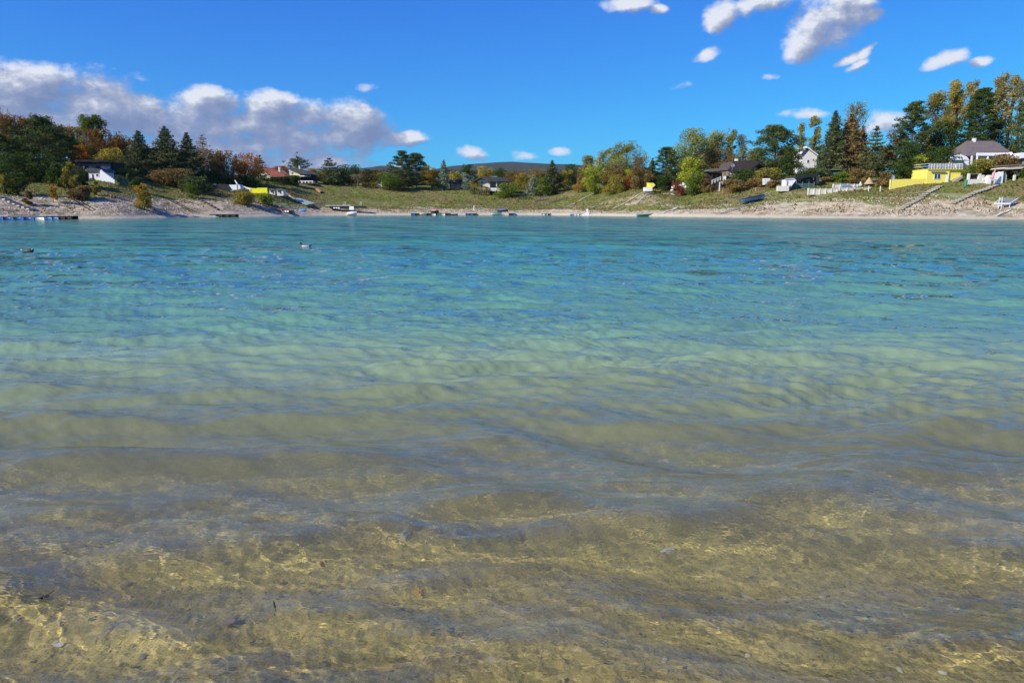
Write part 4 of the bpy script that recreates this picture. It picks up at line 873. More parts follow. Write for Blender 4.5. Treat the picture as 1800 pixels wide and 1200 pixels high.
class B:
    """a built thing anchored at a picture column, base height and distance; sizes come from its outline at that distance"""
    def __init__(s, name, cat, label, pxm, ybase, D, yaw=0, group=None, loc=None):
        loc = loc or P(pxm, ybase, D); s.D = loc[1]; s.k = s.D/F; s.pm = pxm; s.yb = ybase
        s.root = empty(name, loc, yaw); tag(s.root, label, cat, group)
    def x(s, px): return (px-s.pm)*s.k
    def z(s, py): return (s.yb-py)*s.k
    def box(s, part, mat, a, b, top, bot, d0, d1, parent=None, bevel=0):
        return MB().box(s.x(a), s.x(b), d0, d1, s.z(bot), s.z(top)).build(part, M[mat], parent or s.root, bevel=bevel)
    def poly(s, part, mat, pts, d0, d1, parent=None):
        return MB().poly([(s.x(a), s.z(b)) for a, b in pts], d0, d1).build(part, M[mat], parent or s.root)
    def roofX(s, mat, a, b, eave, ridge, d0, d1, over=.5, part='roof', t=.16):
        """ridge runs sideways"""
        m = (d0+d1)/2; z0 = s.z(eave); z1 = s.z(ridge)
        pts = [(d0-over, z0), (m, z1), (d1+over, z0), (d1+over, z0-t), (m, z1-t), (d0-over, z0-t)]
        return MB().polyx(pts, s.x(a), s.x(b)).build(part, M[mat], s.root)
    def roofY(s, mat, a, b, eave, ridge, d0, d1, apex=None, part='roof', t=.16, eave2=None):
        """ridge runs away from the viewer"""
        m = apex if apex is not None else (a+b)/2; e2 = eave if eave2 is None else eave2
        pts = [(s.x(a), s.z(eave)), (s.x(m), s.z(ridge)), (s.x(b), s.z(e2)), (s.x(b), s.z(e2)-t), (s.x(m), s.z(ridge)-t*1.15), (s.x(a), s.z(eave)-t)]
        return MB().poly(pts, d0, d1).build(part, M[mat], s.root)
    def window(s, a, b, top, bot, d, frame='wpaint', glass='window', n=1, parent=None):
        """a framed window set on the wall face at depth d"""
        x0, x1, z0, z1 = s.x(a), s.x(b), s.z(bot), s.z(top); w = .07; f = MB()
        f.box(x0, x1, d-.06, d, z0, z0+w).box(x0, x1, d-.06, d, z1-w, z1).box(x0, x0+w, d-.06, d, z0+w, z1-w).box(x1-w, x1, d-.06, d, z0+w, z1-w)
        for i in range(1, n+1-1+1 if n > 1 else 0):
            if i < n: xm = x0+(x1-x0)*i/n; f.box(xm-w/2, xm+w/2, d-.06, d, z0+w, z1-w)
        wo = f.build('window', M[frame], parent or s.root)
        MB().box(x0+w, x1-w, d-.025, d-.003, z0+w, z1-w).build('pane', M[glass], wo)
        return wo
    def door(s, a, b, top, bot, d, mat='wpaint'):
        do = s.box('door', mat, a, b, top, bot, d-.05, d-.002)
        x = s.x(b)-.12; z = s.z(bot)+.95
        MB().box(x-.04, x+.04, d-.09, d-.05, z-.03, z+.03).build('handle', M['metal'], do); return do
    def chimney(s, a, b, top, bot, d0, d1, mat='white'):
        c = s.box('chimney', mat, a, b, top, bot, d0, d1)
        MB().box(s.x(a)-.08, s.x(b)+.08, d0-.08, d1+.08, s.z(top)+.002, s.z(top)+.12).build('chimney_cap', M['grey'], c); return c

# ---- left side buildings
b = B('garden_shed', 'shed', 'long flat grey shed with a terracotta tile edge under the orange maple', 165, 303, 168)
b.box('wall', 'grey', 112, 193, 289, 325, 0, 6); b.box('roof', 'dark', 110, 195, 285.5, 289, -.4, 6.4)
b.box('tile_edging', 'terra', 136, 179, 282, 285.4, -.3, 3); b.box('side_opening', 'dark', 194.3, 198, 288, 306, .5, 5)
b.window(118, 124, 292, 299, 0, 'dwood'); b.door(143, 146.5, 290.5, 303, 0, 'dwood'); b.window(150, 157, 292, 298, 0, 'dwood', n=2); b.window(170, 177, 292, 298, 0, 'dwood', n=2)
b = B('boathouse', 'boathouse', 'white boathouse with dark lean-to roof and stair-stepped gleaming side wall', 183, 319.5, 160, 0)
b.box('wall', 'white', 158, 179.5, 303, 327, 0, 5)
b.poly('roof', 'bluetile', [(156, 303.2), (157, 296.5), (178, 297.5), (183, 303.2)], -.3, 5.4)
st = [(180, 328), (180, 302), (182, 299.5)]
for i in range(9): st += [(184+i*2.8, 300.5+i*2.15), (184+i*2.8, 302.6+i*2.15)]
st += [(211, 321), (211, 328)]
b.poly('stepped_wall', 'wpaint', st, -.6, -.25); b.box('plinth', 'grey', 157, 186, 319.3, 327, -.25, -.02)
cp = [(x_, y_) for x_, y_ in st[2:-2]]
b.door(163.5, 166, 307, 319, 0, 'dwood')
for px0 in (170,): b.window(px0, px0+5, 306, 311, 0, 'wpaint')
b = B('villa', 'house', 'white gabled house with red tiled roof and cream chimney', 480, 315, 224, R_(0))
b.poly('wall', 'cream', [(438, 335), (438, 306.5), (458.5, 296.8), (475, 306.5), (475, 335)], 0, 9)
b.box('side_wall', 'grey', 475.2, 504, 308, 335, .8, 8.5)  # grey puts the shade of this unlit side into the wall colour
r = MB()
b.poly('roof', 'redtile', [(457.5, 295.2), (461.5, 293.6), (500, 306.5), (505.5, 310.3), (476.5, 309.9)], -.7, 9.3)
b.poly('roof_edge', 'dwood', [(435, 307.5), (457.4, 295.3), (458.6, 297), (436, 309)], -.7, 9.3)
b.chimney(484.5, 487.5, 293.5, 306, 3, 3.7, 'cream')
b.box('balcony', 'pwood', 475, 504, 309.8, 311, -.6, .78)
b.window(459.5, 467.5, 308, 312.5, 0, n=2); b.window(443, 447, 307, 310, 0); b.window(455.5, 458, 299.5, 303, 0, 'dwood')
b.window(479, 485, 311.2, 314.5, .8, 'cream'); b.window(490, 497, 311.2, 314.5, .8, 'cream')
b = B('annex', 'house', 'low annex with weathered brown roof between the red and the dark roofed houses', 497, 314, 231)
b.box('wall', 'cream', 489, 507, 306.5, 330, 0, 5); b.poly('roof', 'plumtile', [(487, 299.8), (500, 300.5), (508.5, 308.5), (499, 307.5)], -.4, 5.4)
b.window(493, 496, 308.5, 312, 0); b.chimney(505.5, 507.5, 298, 307, 2, 2.8, 'cream')
b = B('chalet', 'house', 'pale yellow gabled house with a dark overhanging roof and white sunroom', 530, 320, 228)
b.poly('wall', 'pyellow', [(510, 335), (510, 303), (517, 299.8), (528, 307.5), (528, 335)], 0, 8)
b.box('side_wall', 'dwood', 528.2, 547, 306, 335, .6, 7.4)
b.poly('roof', 'greytile', [(508, 297.8), (514, 295.4), (537, 300.5), (549, 307), (529.5, 306.6)], -.6, 8.6)
b.chimney(520, 522, 291.5, 298, 4, 4.7)
b.box('terrace_roof', 'canvas', 517, 540.5, 309.8, 311.3, -3.2, .55); b.box('sunroom', 'wpaint', 528.5, 554, 318.5, 324.5, -2.9, -.3)
b.window(513, 517, 303.5, 307, 0); b.window(516.5, 522, 312.5, 317, 0, n=2); b.window(538, 545, 308, 311, .6)
for i in range(4): b.window(530+i*5.8, 534.5+i*5.8, 319.2, 323.4, -2.9)
b = B('boat_tent', 'boat cover', 'white covered boat standing beside the dark tarpaulin hut on the left lawn', 414, 336, 182)
b.poly('cover', 'canvas', [(403, 325.5), (421, 325), (423, 330), (422, 333.5), (409, 334)], 0, 2.4)
b.poly('pole', 'wpaint', [(411, 317.5), (412.6, 317), (417.5, 326), (416, 327)], .8, 1.0)
b.box('trailer', 'metal', 405, 421, 334.1, 336, .2, 2.2); b.box('post', 'metal', 417, 417.7, 324, 333, -.1, -.02)
b = B('tarpaulin_hut', 'hut', 'dark tarpaulin hut on the left lawn beside the white covered boat', 391, 335, 185)
b.poly('tarpaulin', 'dark', [(379, 338), (380, 327), (385, 323.5), (400, 324.5), (406, 333), (404, 338)], 0, 3)
b.box('wall', 'white', 376, 379, 323, 327, .2, 1); b.poly('prop', 'pwood', [(370, 333), (376, 329.5), (376.5, 330.5), (371, 334.5)], 0, .15)
b = B('garden_wall', 'wall', 'bright yellow garden wall with a slanting end on the left bank', 450, 338, 189)
b.poly('wall', 'byellow', [(429, 328.6), (444, 331.2), (452, 331.5), (452, 330.6), (469.5, 330.5), (469.5, 342), (452, 340), (440, 338.5), (441, 335.6)], 0, .4)
b.poly('coping', 'wpaint', [(428.5, 328), (430, 327.6), (441.5, 332.4), (440.5, 336.5)], -.12, -.004)
for (a0, a1, lab) in ((474, 483, 'left of two small whitewashed sheds right of the yellow wall'), (487, 498, 'right of two small whitewashed sheds right of the yellow wall')):
    b = B('garden_hut', 'hut', lab, (a0+a1)/2, 340, 192)
    b.box('wall', 'stonew', a0, a1, 333.5, 344, 0, 2.2); b.poly('roof', 'grey', [(a0-1.2, 333.6), (a0, 332.2), (a1+1, 332.8), (a1+1, 333.6)], -.3, 2.5)
    b.window(a0+2, a0+4.2, 335.5, 338, 0, 'dwood'); b.door(a0+5, a0+7.3, 334.8, 340.5, 0, 'dwood')
# terracotta tube on the lawn
g = ground_at(559, 338); b = B('concrete_tube', 'pipe', 'terracotta coloured tube lying on the grassy slope', 559, 338, g[1], 0, loc=g)
t = MB(); a_ = Vector((b.x(553), 2.2, b.z(332))); c_ = Vector((b.x(565.5), 0, b.z(338.6)))
for i in range(10): t.bar(a_+(c_-a_)*(i/10), a_+(c_-a_)*((i+.93)/10), .62+.07*(i % 2), .62)
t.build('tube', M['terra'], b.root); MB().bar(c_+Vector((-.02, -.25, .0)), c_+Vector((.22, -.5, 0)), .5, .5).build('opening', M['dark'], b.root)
# ---- centre houses
b = B('bungalow', 'house', 'low bungalow with blue grey slate roof and timber front', 805, 330, 240)
b.box('wall', 'terra', 791, 818, 322, 336, 0, 6); b.poly('roof', 'bluetile', [(787, 322.5), (791, 317.2), (817, 315.4), (823, 321.8)], -.6, 6.6)
b.box('fascia', 'dwood', 788, 822, 321.9, 323, -.75, -.62)
b.window(794, 799, 324.5, 329, 0, n=2); b.window(803, 808, 324.5, 329, 0, n=2); b.door(811, 814, 324, 330, 0)
b = B('lake_house', 'house', 'white walled lake house with wide dark roof and glazed shady front', 866, 333, 232)
b.poly('wall', 'cream', [(843, 336), (843, 318.5), (851, 316.8), (861.5, 320.5), (861.5, 336)], 0, 6)
b.box('front_wall', 'grey', 861.8, 886, 319.5, 336, .8, 6.4)  # front darkened to grey: shadow painted in, beside the lit cream wall
b.poly('roof', 'bluetile', [(832, 318.6), (846, 311.8), (880, 312.4), (898, 319.2), (897, 320.4), (858, 319.8), (846, 314.2), (833, 320)], -1.2, 7)
b.chimney(865, 873.5, 311, 317, 1.2, 2.6); b.box('terrace_wall', 'white', 861, 884, 330.5, 336, -.7, -.2)
b.window(863, 870, 322, 329, .8, 'dwood', n=2); b.window(875, 882, 321.5, 332, .8, 'dwood', n=2); b.window(846, 850, 320, 323, 0, 'dwood')
b.box('post', 'wpaint', 872.2, 873.4, 320.5, 330.4, -.6, -.4)
g = G(664, 233)
b = B('summer_house', 'hut', 'tiny white summer house left of the round green tree on the crest', 670, 325, 234)
b.box('wall', 'white', 664, 677, 320.5, 329, 0, 3); b.roofY('plumtile', 662.5, 679, 321, 317, -.3, 3.3, 668)
b.window(666, 669, 321.6, 323.5, 0, 'dwood'); b.door(672, 674.4, 321.2, 325, 0, 'dwood')
# ---- right side
b = B('beach_hut', 'hut', 'small yellow hut on a white base above the white planks', 1145, 331, 190)
b.box('wall', 'byellow', 1139.5, 1148, 322.5, 329.3, 0, 2.2); b.poly('roof', 'yellow', [(1139, 322.6), (1139.5, 321.8), (1148.5, 322.2), (1151.5, 325.8), (1148.2, 329)], -.15, 2.4)
b.box('base', 'white', 1133, 1146, 329.4, 336, -.6, 1.6); b.door(1141.5, 1144, 324, 329.2, 0, 'yellow')
b = B('retaining_wall', 'wall', 'long low whitewashed wall along the terrace below the pale rocks', 1203, 344, 190)
b.poly('wall', 'stonew', [(1166, 343.5), (1167, 340.2), (1200, 340), (1213, 338.4), (1239.5, 337.6), (1240, 339.6), (1214, 341), (1204, 344), (1180, 344.6)], 0, .5)
b.box('footing', 'conc', 1168, 1238, 341.5, 346, .06, .44); b.box('coping', 'white', 1250, 1270, 336.8, 338.6, 0, .5)
def rocks(name, label, px, py, D, wp, n, mat, rng, s=.5):
    root = empty(name, P(px, py, D)); tag(root, label, 'rockery')
    for i in range(n):
        c = np.array([(rng.random()-.5)*wp*D/F, rng.random()*1.4, rng.random()*s*1.6])
        d = rng.normal(size=(9, 3)); v = []; r_ = s*(.45+.5*rng.random())
        m = MB(); pts = []
        nl, ns = 5, 7
        for a in range(nl+1):
            for q in range(ns):
                th = pi*a/nl; ph = 2*pi*q/ns; k = r_*(.8+.35*rng.random())
                v.append((c[0]+k*sin(th)*cos(ph), c[1]+k*sin(th)*sin(ph), c[2]+.75*k*cos(th)))
        f = [(a*ns+q, a*ns+(q+1) % ns, (a+1)*ns+(q+1) % ns, (a+1)*ns+q) for a in range(nl) for q in range(ns)]
        m._add(v, f).build('rock', M[mat], root)
rr_ = np.random.default_rng(4)
rocks('rock_garden', 'heap of pale rocks beside the crimson bush', 1197, 335, 189, 34, 16, 'stonew', rr_, .8)
rocks('rock_garden', 'smaller heap of pale rocks under the round yellow green tree', 1209, 327, 190, 12, 6, 'stonew', rr_, .7)
b = B('brown_house', 'house', 'house with broad brown tiled roof and dark gable end', 1308, 318, 186)
b.box('wall', 'wood', 1280, 1326, 297, 325, 0, 9); b.poly('gable', 'dwood', [(1318, 325), (1318, 298), (1333, 288), (1340, 294), (1340, 325)], .6, 8)
b.poly('roof', 'browntile', [(1278, 300), (1286, 285), (1324, 284), (1333, 286.5), (1316, 299.5)], -.6, 9.6)
b.poly('gable_trim', 'dark', [(1314, 301), (1332.5, 285.4), (1341.5, 293), (1340.5, 295), (1332.5, 288.4), (1317, 301.4)], -.9, -.62)
b.window(1284, 1289, 301, 307, 0, n=2); b.window(1296, 1302, 301, 307, 0, n=2); b.window(1325, 1331, 296, 301, .6, 'wpaint'); b.chimney(1300, 1304, 279, 286, 4, 5)
b = B('satellite_dish', 'satellite dish', 'pale satellite dish at the left end of the broad brown roof', 1287, 300, 184)
dm = MB(); c0 = Vector((0, 0, b.z(291)))
for i in range(3): dm.cyl(c0+Vector((0, -.05*i, 0)), c0+Vector((0, -.05*(i+1), 0)), .34-.1*(2-i)+.08, 16, .34-.1*(2-i)+.16)
dm.build('dish', M['metal'], b.root, True); MB().bar((0, .05, b.z(300)-.6), (0, .05, b.z(291)), .07).build('mast', M['metal'], b.root); MB().bar((0, -.1, b.z(293)), (.0, -.6, b.z(291)), .05).build('feed_arm', M['metal'], b.root)
b = B('porch', 'porch', 'flat dark porch roof with white rails left of the brown roofed house', 1262, 330, 182)
b.poly('roof', 'greytile', [(1244.5, 302), (1247, 298.6), (1270, 297), (1276, 300.5), (1262, 301.8), (1247, 303.6)], -.4, 5)
b.box('back_wall', 'dwood', 1248, 1274, 303.7, 335, 3, 5)
pm = MB()
for a in (1251, 1258, 1266, 1273): pm.box(b.x(a), b.x(a)+.14, .2, .34, b.z(336), b.z(303.4))
pm.build('post', M['dwood'], b.root)
rl = MB(); rl.bar((b.x(1250), -.2, b.z(318)), (b.x(1266), -.2, b.z(311.5)), .1); rl.bar((b.x(1250), -.2, b.z(321)), (b.x(1266), -.2, b.z(315)), .08); rl.bar((b.x(1263), -.4, b.z(321)), (b.x(1279), -.4, b.z(321)), .14)
for a, y0 in ((1251, 318), (1256, 316), (1261, 314), (1265, 312)): rl.box(b.x(a)-.06, b.x(a)+.06, -.26, -.14, b.z(y0+6), b.z(y0))
rl.box(b.x(1263), b.x(1264.6), -.5, -.34, b.z(337), b.z(321)); rl.build('railing', M['rail'], b.root)
b.box('panel', 'wpaint', 1270.5, 1275, 310.5, 317, -.1, 0)
b = B('brick_wall', 'wall', 'longer orange brick garden wall under brown undergrowth', 1286, 338.5, 177)
b.box('wall', 'brick', 1271, 1301.5, 332.6, 341, 0, .4); b.box('coping', 'terra', 1270.5, 1302, 332, 332.58, -.06, .46)
b = B('brick_wall', 'wall', 'short orange brick wall left of the white box hut', 1336, 334, 171)
b.box('wall', 'brick', 1329, 1344, 330.6, 337, 0, .4); b.box('coping', 'terra', 1328.6, 1344.4, 330.1, 330.58, -.06, .46)
b = B('block_stack', 'block stack', 'stack of white blocks against the bank below the round headed pine', 1350, 325, 172)
rb = np.random.default_rng(3)
for i in range(4):
    m_ = MB()
    for j in range(4):
        if rb.random() < .85: m_.box(b.x(1341.5+j*4.3)+.02, b.x(1341.5+j*4.3)+.5, .1*i, .1*i+.4, b.z(325-i*2.8)+.02, b.z(325-i*2.8)+.33)
    m_.build('block', M['wpaint'], b.root)
b = B('gabled_house', 'house', 'tall white gabled house showing between the dark tree and the big spruces', 1422, 305, 196)
b.poly('wall', 'white', [(1406, 315), (1406, 271), (1414.5, 263), (1434, 276.5), (1434, 315)], 0, 8)
b.poly('roof', 'wpaint', [(1404, 272), (1414.5, 260), (1436, 275), (1436, 276.6), (1414.5, 262.2), (1405, 273.4)], -.5, 8.5)
b.box('plinth', 'grey', 1405.6, 1434.4, 304, 315, -.08, -.003); b.window(1417, 1421, 282, 288, 0, 'wpaint'); b.window(1411, 1414, 293, 298, 0, 'wpaint')
b = B('lake_hut', 'hut', 'dark lake hut with a lean roof and a pale brick chimney', 1412, 333, 165)
b.box('wall', 'dwood', 1398, 1429, 313, 338, .4, 5); b.poly('roof', 'dark', [(1395.5, 314.5), (1400, 311.5), (1415, 309), (1434, 306.5), (1437, 308), (1431, 312.5), (1416, 313), (1398, 317)], -.8, 5.4)
b.box('netting', 'lawng', 1391, 1429, 322.6, 333.5, -.3, -.22); b.chimney(1435.7, 1441.4, 308, 324, 1, 2, 'conc')
b.window(1403, 1409, 315.5, 320.5, .4, 'dwood', n=2); b.window(1417, 1424, 315, 320.5, .4, 'dwood', n=2)
fp = MB()
for a in (1391, 1398, 1409, 1420, 1429): fp.box(b.x(a)-.05, b.x(a)+.05, -.4, -.31, b.z(335), b.z(320))
fp.build('fence_post', M['metal'], b.root)
b = B('box_hut', 'hut', 'pale blue white box hut with sloping top and low side wall', 1385, 333, 163)
b.poly('wall', 'wpaint', [(1379.5, 327), (1379.5, 316.5), (1393.5, 314.8), (1397.5, 318), (1391, 327)], 0, 2.4); b.box('side_wall', 'stonew', 1366.5, 1386, 327.2, 336, -.3, .4)
b.poly('roof', 'white', [(1379, 316.6), (1393.4, 314), (1398.6, 318.3), (1397.8, 318.6), (1393.4, 315.0)], -.2, 2.6); b.door(1382, 1384.6, 319, 326.6, 0, 'metal'); b.box('post', 'metal', 1373, 1373.8, 315, 327, 0, .12)
for (a0, a1, t0, b0, D, lab, bits) in ((1421, 1471, 332.6, 339.5, 156, 'left long cream garden wall on the right slope', 5), (1465, 1513, 324.6, 331.5, 161, 'upper white garden wall with things leaning on it', 4), (1476, 1528, 330.8, 336.5, 157.5, 'right lower cream garden wall ending near small posts', 4)):
    b = B('garden_wall', 'wall', lab, (a0+a1)/2, b0, D)
    b.box('wall', 'cream', a0, a1, t0, b0+3, 0, .45); b.box('coping', 'white', a0-.4, a1+.4, t0-.6, t0-.02, -.07, .52)
    for i in range(bits+1):
        xx = a0+(a1-a0)*i/bits; b.box('pier', 'stonew', xx-.8, xx+.8, t0-1.3, b0+2.8, -.12, -.004)
b = B('rowing_boat', 'boat', 'small grey blue boat leaning against the upper white garden wall', 1487, 332, 160)
hp = [(-1.3, .25), (-1.0, .62), (-.4, .85), (.4, .8), (1.0, .55), (1.4, .2), (1.1, .05), (-1.1, .05)]
b_h = MB().poly(hp, -.5, .15).build('hull', M['lblue'], b.root); MB().poly([(x*.9, z*.9+.02) for x, z in hp], -.56, -.51).build('deck', M['metal'], b.root)
b = B('garden_chair', 'chair', 'white garden chair on the upper white garden wall terrace', 1506, 328, 160.5)
b.box('seat', 'wpaint', 1504, 1508.5, 324.6, 325.2, -.9, -.45); b.poly('backrest', 'wpaint', [(1508, 325.2), (1509.6, 320.5), (1510.4, 320.5), (1509, 325.2)], -.9, -.45)
for a in (1504.2, 1508):
    for d_ in (-.88, -.5): b.box('leg', 'wpaint', a, a+.4, 325.2, 328.6, d_, d_+.05)
b = B('thatched_parasol', 'parasol', 'tan thatched parasol beside the right garden walls', 1527, 330, 160)
pr = MB(); pr.cyl((0, 0, b.z(324)), (0, 0, b.z(313)), 1.05, 18, .12); pr.build('canopy', M['tanc'], b.root); MB().cyl((0, 0, -.5), (0, 0, b.z(322)), .06).build('pole', M['dwood'], b.root)
# yellow house
b = B('yellow_house', 'house', 'bright yellow lake house with roof terrace, white railing and long yellow wall', 1650, 325.5, 153)
b.box('wall', 'yellow', 1628.5, 1666.5, 299.5, 334, 0, 6)
b.poly('side_wall', 'yellow', [(1666.7, 334), (1666.7, 299.5), (1687, 299.5), (1687, 310), (1676, 315), (1668, 322)], .25, 6)
b.poly('long_wall', 'yellow', [(1567.5, 330), (1567.5, 316), (1600, 315.3), (1628.3, 314), (1628.3, 333), (1567.5, 333)], .1, .6)
b.box('terrace_slab', 'yellow', 1628, 1687.4, 298.4, 299.4, -.25, 6.2); b.box('lintel_shelf', 'conc', 1634, 1659, 302.4, 303.6, -.4, -.003)
b.window(1640.5, 1651.8, 306.3, 315.8, 0, n=2); b.door(1661, 1665.6, 308, 325, 0)
b.poly('stair', 'conc', [(1664, 327.5), (1670, 320), (1678, 314.5), (1687.5, 309), (1687.5, 313), (1674, 322), (1668, 328.5)], -.9, .2)
ra = MB()
for a in np.linspace(1629.5, 1686.5, 13): ra.box(b.x(a)-.035, b.x(a)+.035, -.2, -.13, b.z(298.4), b.z(289.4))
for y_ in (289.4, 291.5, 293.5, 295.5): ra.bar((b.x(1629), -.16, b.z(y_)), (b.x(1687), -.16, b.z(y_)), .05, .06)
for y_ in (289.4, 293.5): ra.bar((b.x(1629), -.16, b.z(y_)), (b.x(1629), 5.5, b.z(y_)), .05, .06); ra.bar((b.x(1687), -.16, b.z(y_)), (b.x(1687), 5.5, b.z(y_)), .05, .06)
ro = ra.build('railing', M['rail'], b.root)
for i in range(5): MB().box(b.x(1629.9+i*11.5), b.x(1639.8+i*11.5), -.12, -.10, b.z(297.6), b.z(290.4)).build('glass_panel', M['metal'], ro)
b = B('satellite_dish', 'satellite dish', 'white satellite dish on a post at the left end of the yellow wall', 1566.5, 327, 151)
dm = MB(); c0 = Vector((0, 0, b.z(312.5)))
for i in range(3): dm.cyl(c0+Vector((.03*i, -.06*i, 0)), c0+Vector((.03*(i+1), -.06*(i+1), 0)), .2+.12*i, 16, .3+.12*i)
dm.build('dish', M['wpaint'], b.root, True); MB().bar((.02, .06, -1), (.02, .06, b.z(312)), .08).build('mast', M['metal'], b.root)
b = B('garden_pavilion', 'tent', 'white garden pavilion with peaked top left of the grey roofed house', 1686, 300, 164)
b.poly('canopy', 'canvas', [(1669, 282), (1672, 277.5), (1686, 272.6), (1697, 277), (1702, 282.5)], 0, 4.5)
b.poly('panel', 'wpaint', [(1693, 300), (1693, 282.6), (1702, 282.6), (1702, 292), (1698, 300)], .1, .3)
for a in (1671, 1688, 1701):
    b.box('post', 'wpaint', a, a+1, 282.5, 305, .2, .4)
b.box('hedge_planter', 'lawng', 1672, 1690, 283.5, 289, -.7, -.1)
b = B('grey_roofed_house', 'house', 'house with big weathered grey hipped roof and white porch near the right edge', 1735, 298, 167)
b.box('wall', 'white', 1700, 1772, 272, 312, 1.2, 9)
rf = MB(); X0, X1, Z0, Z1 = b.x(1694), b.x(1780), b.z(275.5), b.z(247.5)
rf._add([(X0, -.6, Z0), (X1, -.6, Z0), (X1, 10, Z0), (X0, 10, Z0), (b.x(1716), 4.6, Z1), (b.x(1765), 4.6, Z1)], [(0, 1, 5, 4), (1, 2, 5), (2, 3, 4, 5), (3, 0, 4), (3, 2, 1, 0)])
rf.build('roof', M['plumtile'], b.root)
b.chimney(1727, 1731, 243, 250, 4.2, 5)
b.box('fascia', 'wpaint', 1711, 1764, 270.8, 275.6, -1.0, -.62); b.poly('gable_trim', 'wpaint', [(1762, 271), (1768, 269.5), (1778, 280), (1774.5, 281.5), (1764, 274)], -1.2, -1.02)
for a in (1702, 1711, 1729, 1752, 1768): b.box('post', 'wpaint', a, a+2.2, 275.7, 300, -.9, -.65)
b.window(1716, 1726, 277, 288, 1.2, n=2); b.window(1734, 1748, 276.5, 285, 1.2, n=3); b.window(1756, 1764, 276.5, 285, 1.2, n=2); b.door(1704.5, 1709.5, 277, 296, 1.2, 'dwood')
b = B('stone_terrace', 'wall', 'broken whitewashed stone terrace wall with openings right of the yellow house', 1718, 324.5, 149)
b.box('wall', 'stonew', 1701.5, 1731, 315.5, 330, 0, .6)
for (a, c, t) in ((1701.5, 1704.5, 306), (1719.5, 1723.5, 306), (1724.5, 1728.5, 308.5), (1728.7, 1733, 312)): b.box('pier', 'stonew', a, c, t, 315.4, .05, .55)
b.box('beam', 'wood', 1704.6, 1719.4, 305.6, 307, .1, .5); b.box('back_wall', 'dwood', 1704.6, 1719.4, 307.1, 315.4, .7, 1.0)
rocks('rock_pile', 'heap of pale stones between terrace wall and white block wall', 1731, 317, 149, 14, 9, 'stonew', rr_, .5)
b = B('water_barrel', 'barrel', 'teal water barrel at the left foot of the stone terrace wall', 1697.5, 324.5, 148)
MB().cyl((0, 0, -.5), (0, 0, b.z(317)), .3, 16).build('body', M['gcover'], b.root); MB().cyl((0, 0, b.z(317)+.002), (0, 0, b.z(316.4)), .32, 16).build('lid', M['teal'], b.root)
b = B('block_wall', 'wall', 'bright white block wall with a stepped left end behind the pink parasol', 1749, 324, 148.5)
b.poly('wall', 'wpaint', [(1735, 327), (1735, 310), (1737.5, 308.6), (1741, 308.6), (1741, 310.5), (1747, 310.5), (1748, 306), (1754, 304.5), (1755, 303), (1761.5, 302.6), (1761.5, 327)], 0, .6)
b.box('side_wall', 'stonew', 1761.7, 1763.6, 303.5, 327, .2, 3.5); b.box('opening', 'dark', 1742, 1746, 318, 323, -.02, -.004)
b = B('folded_parasol', 'parasol', 'folded pink parasol leaning in front of the white block wall', 1745.5, 323.5, 147.3)
MB().cyl((b.x(1742.5), 0, b.z(314)), (b.x(1747.8), 0, b.z(297.5)), .34, 12, .07).build('canopy', M['pink'], b.root, True); MB().bar((b.x(1741.5), 0, b.z(325)), (b.x(1743), 0, b.z(313)), .06).build('pole', M['wood'], b.root)
b = B('garden_table', 'table', 'small table under the folded pink parasol', 1744.5, 323.5, 147)
b.box('table_top', 'wood', 1741.5, 1748.5, 316.6, 317.2, -.7, -.1)
for a in (1742, 1747.6): b.box('leg', 'wood', a, a+.4, 317.3, 324.5, -.6, -.54); b.box('leg', 'wood', a, a+.4, 317.3, 324.5, -.24, -.18)
b = B('pergola', 'pergola', 'open wooden pergola with pale slatted roof at the right edge', 1781, 322, 149)
b.poly('roof', 'pwood', [(1760, 297.8), (1763, 295.6), (1792, 293), (1796, 294.5), (1790, 298), (1763, 299.4)], -.5, 4)
sl_ = MB()
for i in range(9): sl_.box(b.x(1763+i*3.4), b.x(1764.6+i*3.4), -.8, 4.2, b.z(294.8-i*.22)+.16, b.z(294.8-i*.22)+.28)
sl_.build('slats', M['wood'], b.root)
for a in (1766, 1782): b.box('post', 'stonew', a, a+3, 308, 328, .1, .5)
for a in (1766.8, 1783): b.box('post', 'wood', a, a+1.2, 299.5, 307.9, .2, .4)
b.box('back_wall', 'dwood', 1764, 1796, 299.6, 328, 3.4, 3.8); b.box('panel', 'wpaint', 1789, 1793.5, 305, 309.5, .6, .8); b.box('beam', 'dwood', 1762, 1795, 300, 302, 0, .3)
b = B('white_terrace', 'wall', 'white terrace edge above the pergola at the right border', 1785, 296, 157)
b.box('slab', 'cream', 1771, 1812, 291.6, 294.2, 0, 4); b.box('wall', 'white', 1772, 1812, 294.3, 300, .3, 3.7)
b = B('red_cottage', 'house', 'dark red cottage with a pale roof edge cut by the right border', 1800, 294, 163)
b.box('wall', 'bark2', 1788, 1822, 279, 305, 0, 6); b.poly('roof', 'canvas', [(1777, 281.5), (1779, 276), (1790, 271), (1806, 268.5), (1826, 268), (1826, 274), (1796, 278.5)], -.6, 6.4)
b.window(1797, 1801, 283, 288, 0); b.door(1791, 1794.4, 283, 294, 0, 'dwood')
b = B('garden_shelter', 'shelter', 'dark shelter with green gate under the big right spruces', 1461, 312, 174)
b.box('gate', 'gcover', 1464.5, 1470, 303.5, 307, 0, .1); b.box('wall', 'dwood', 1451, 1476, 299.5, 316, .4, 3); b.box('roof', 'grey', 1450, 1477, 298.4, 299.4, 0, 3.4); b.box('panel', 'stonew', 1452, 1456, 303, 307, .2, .38)
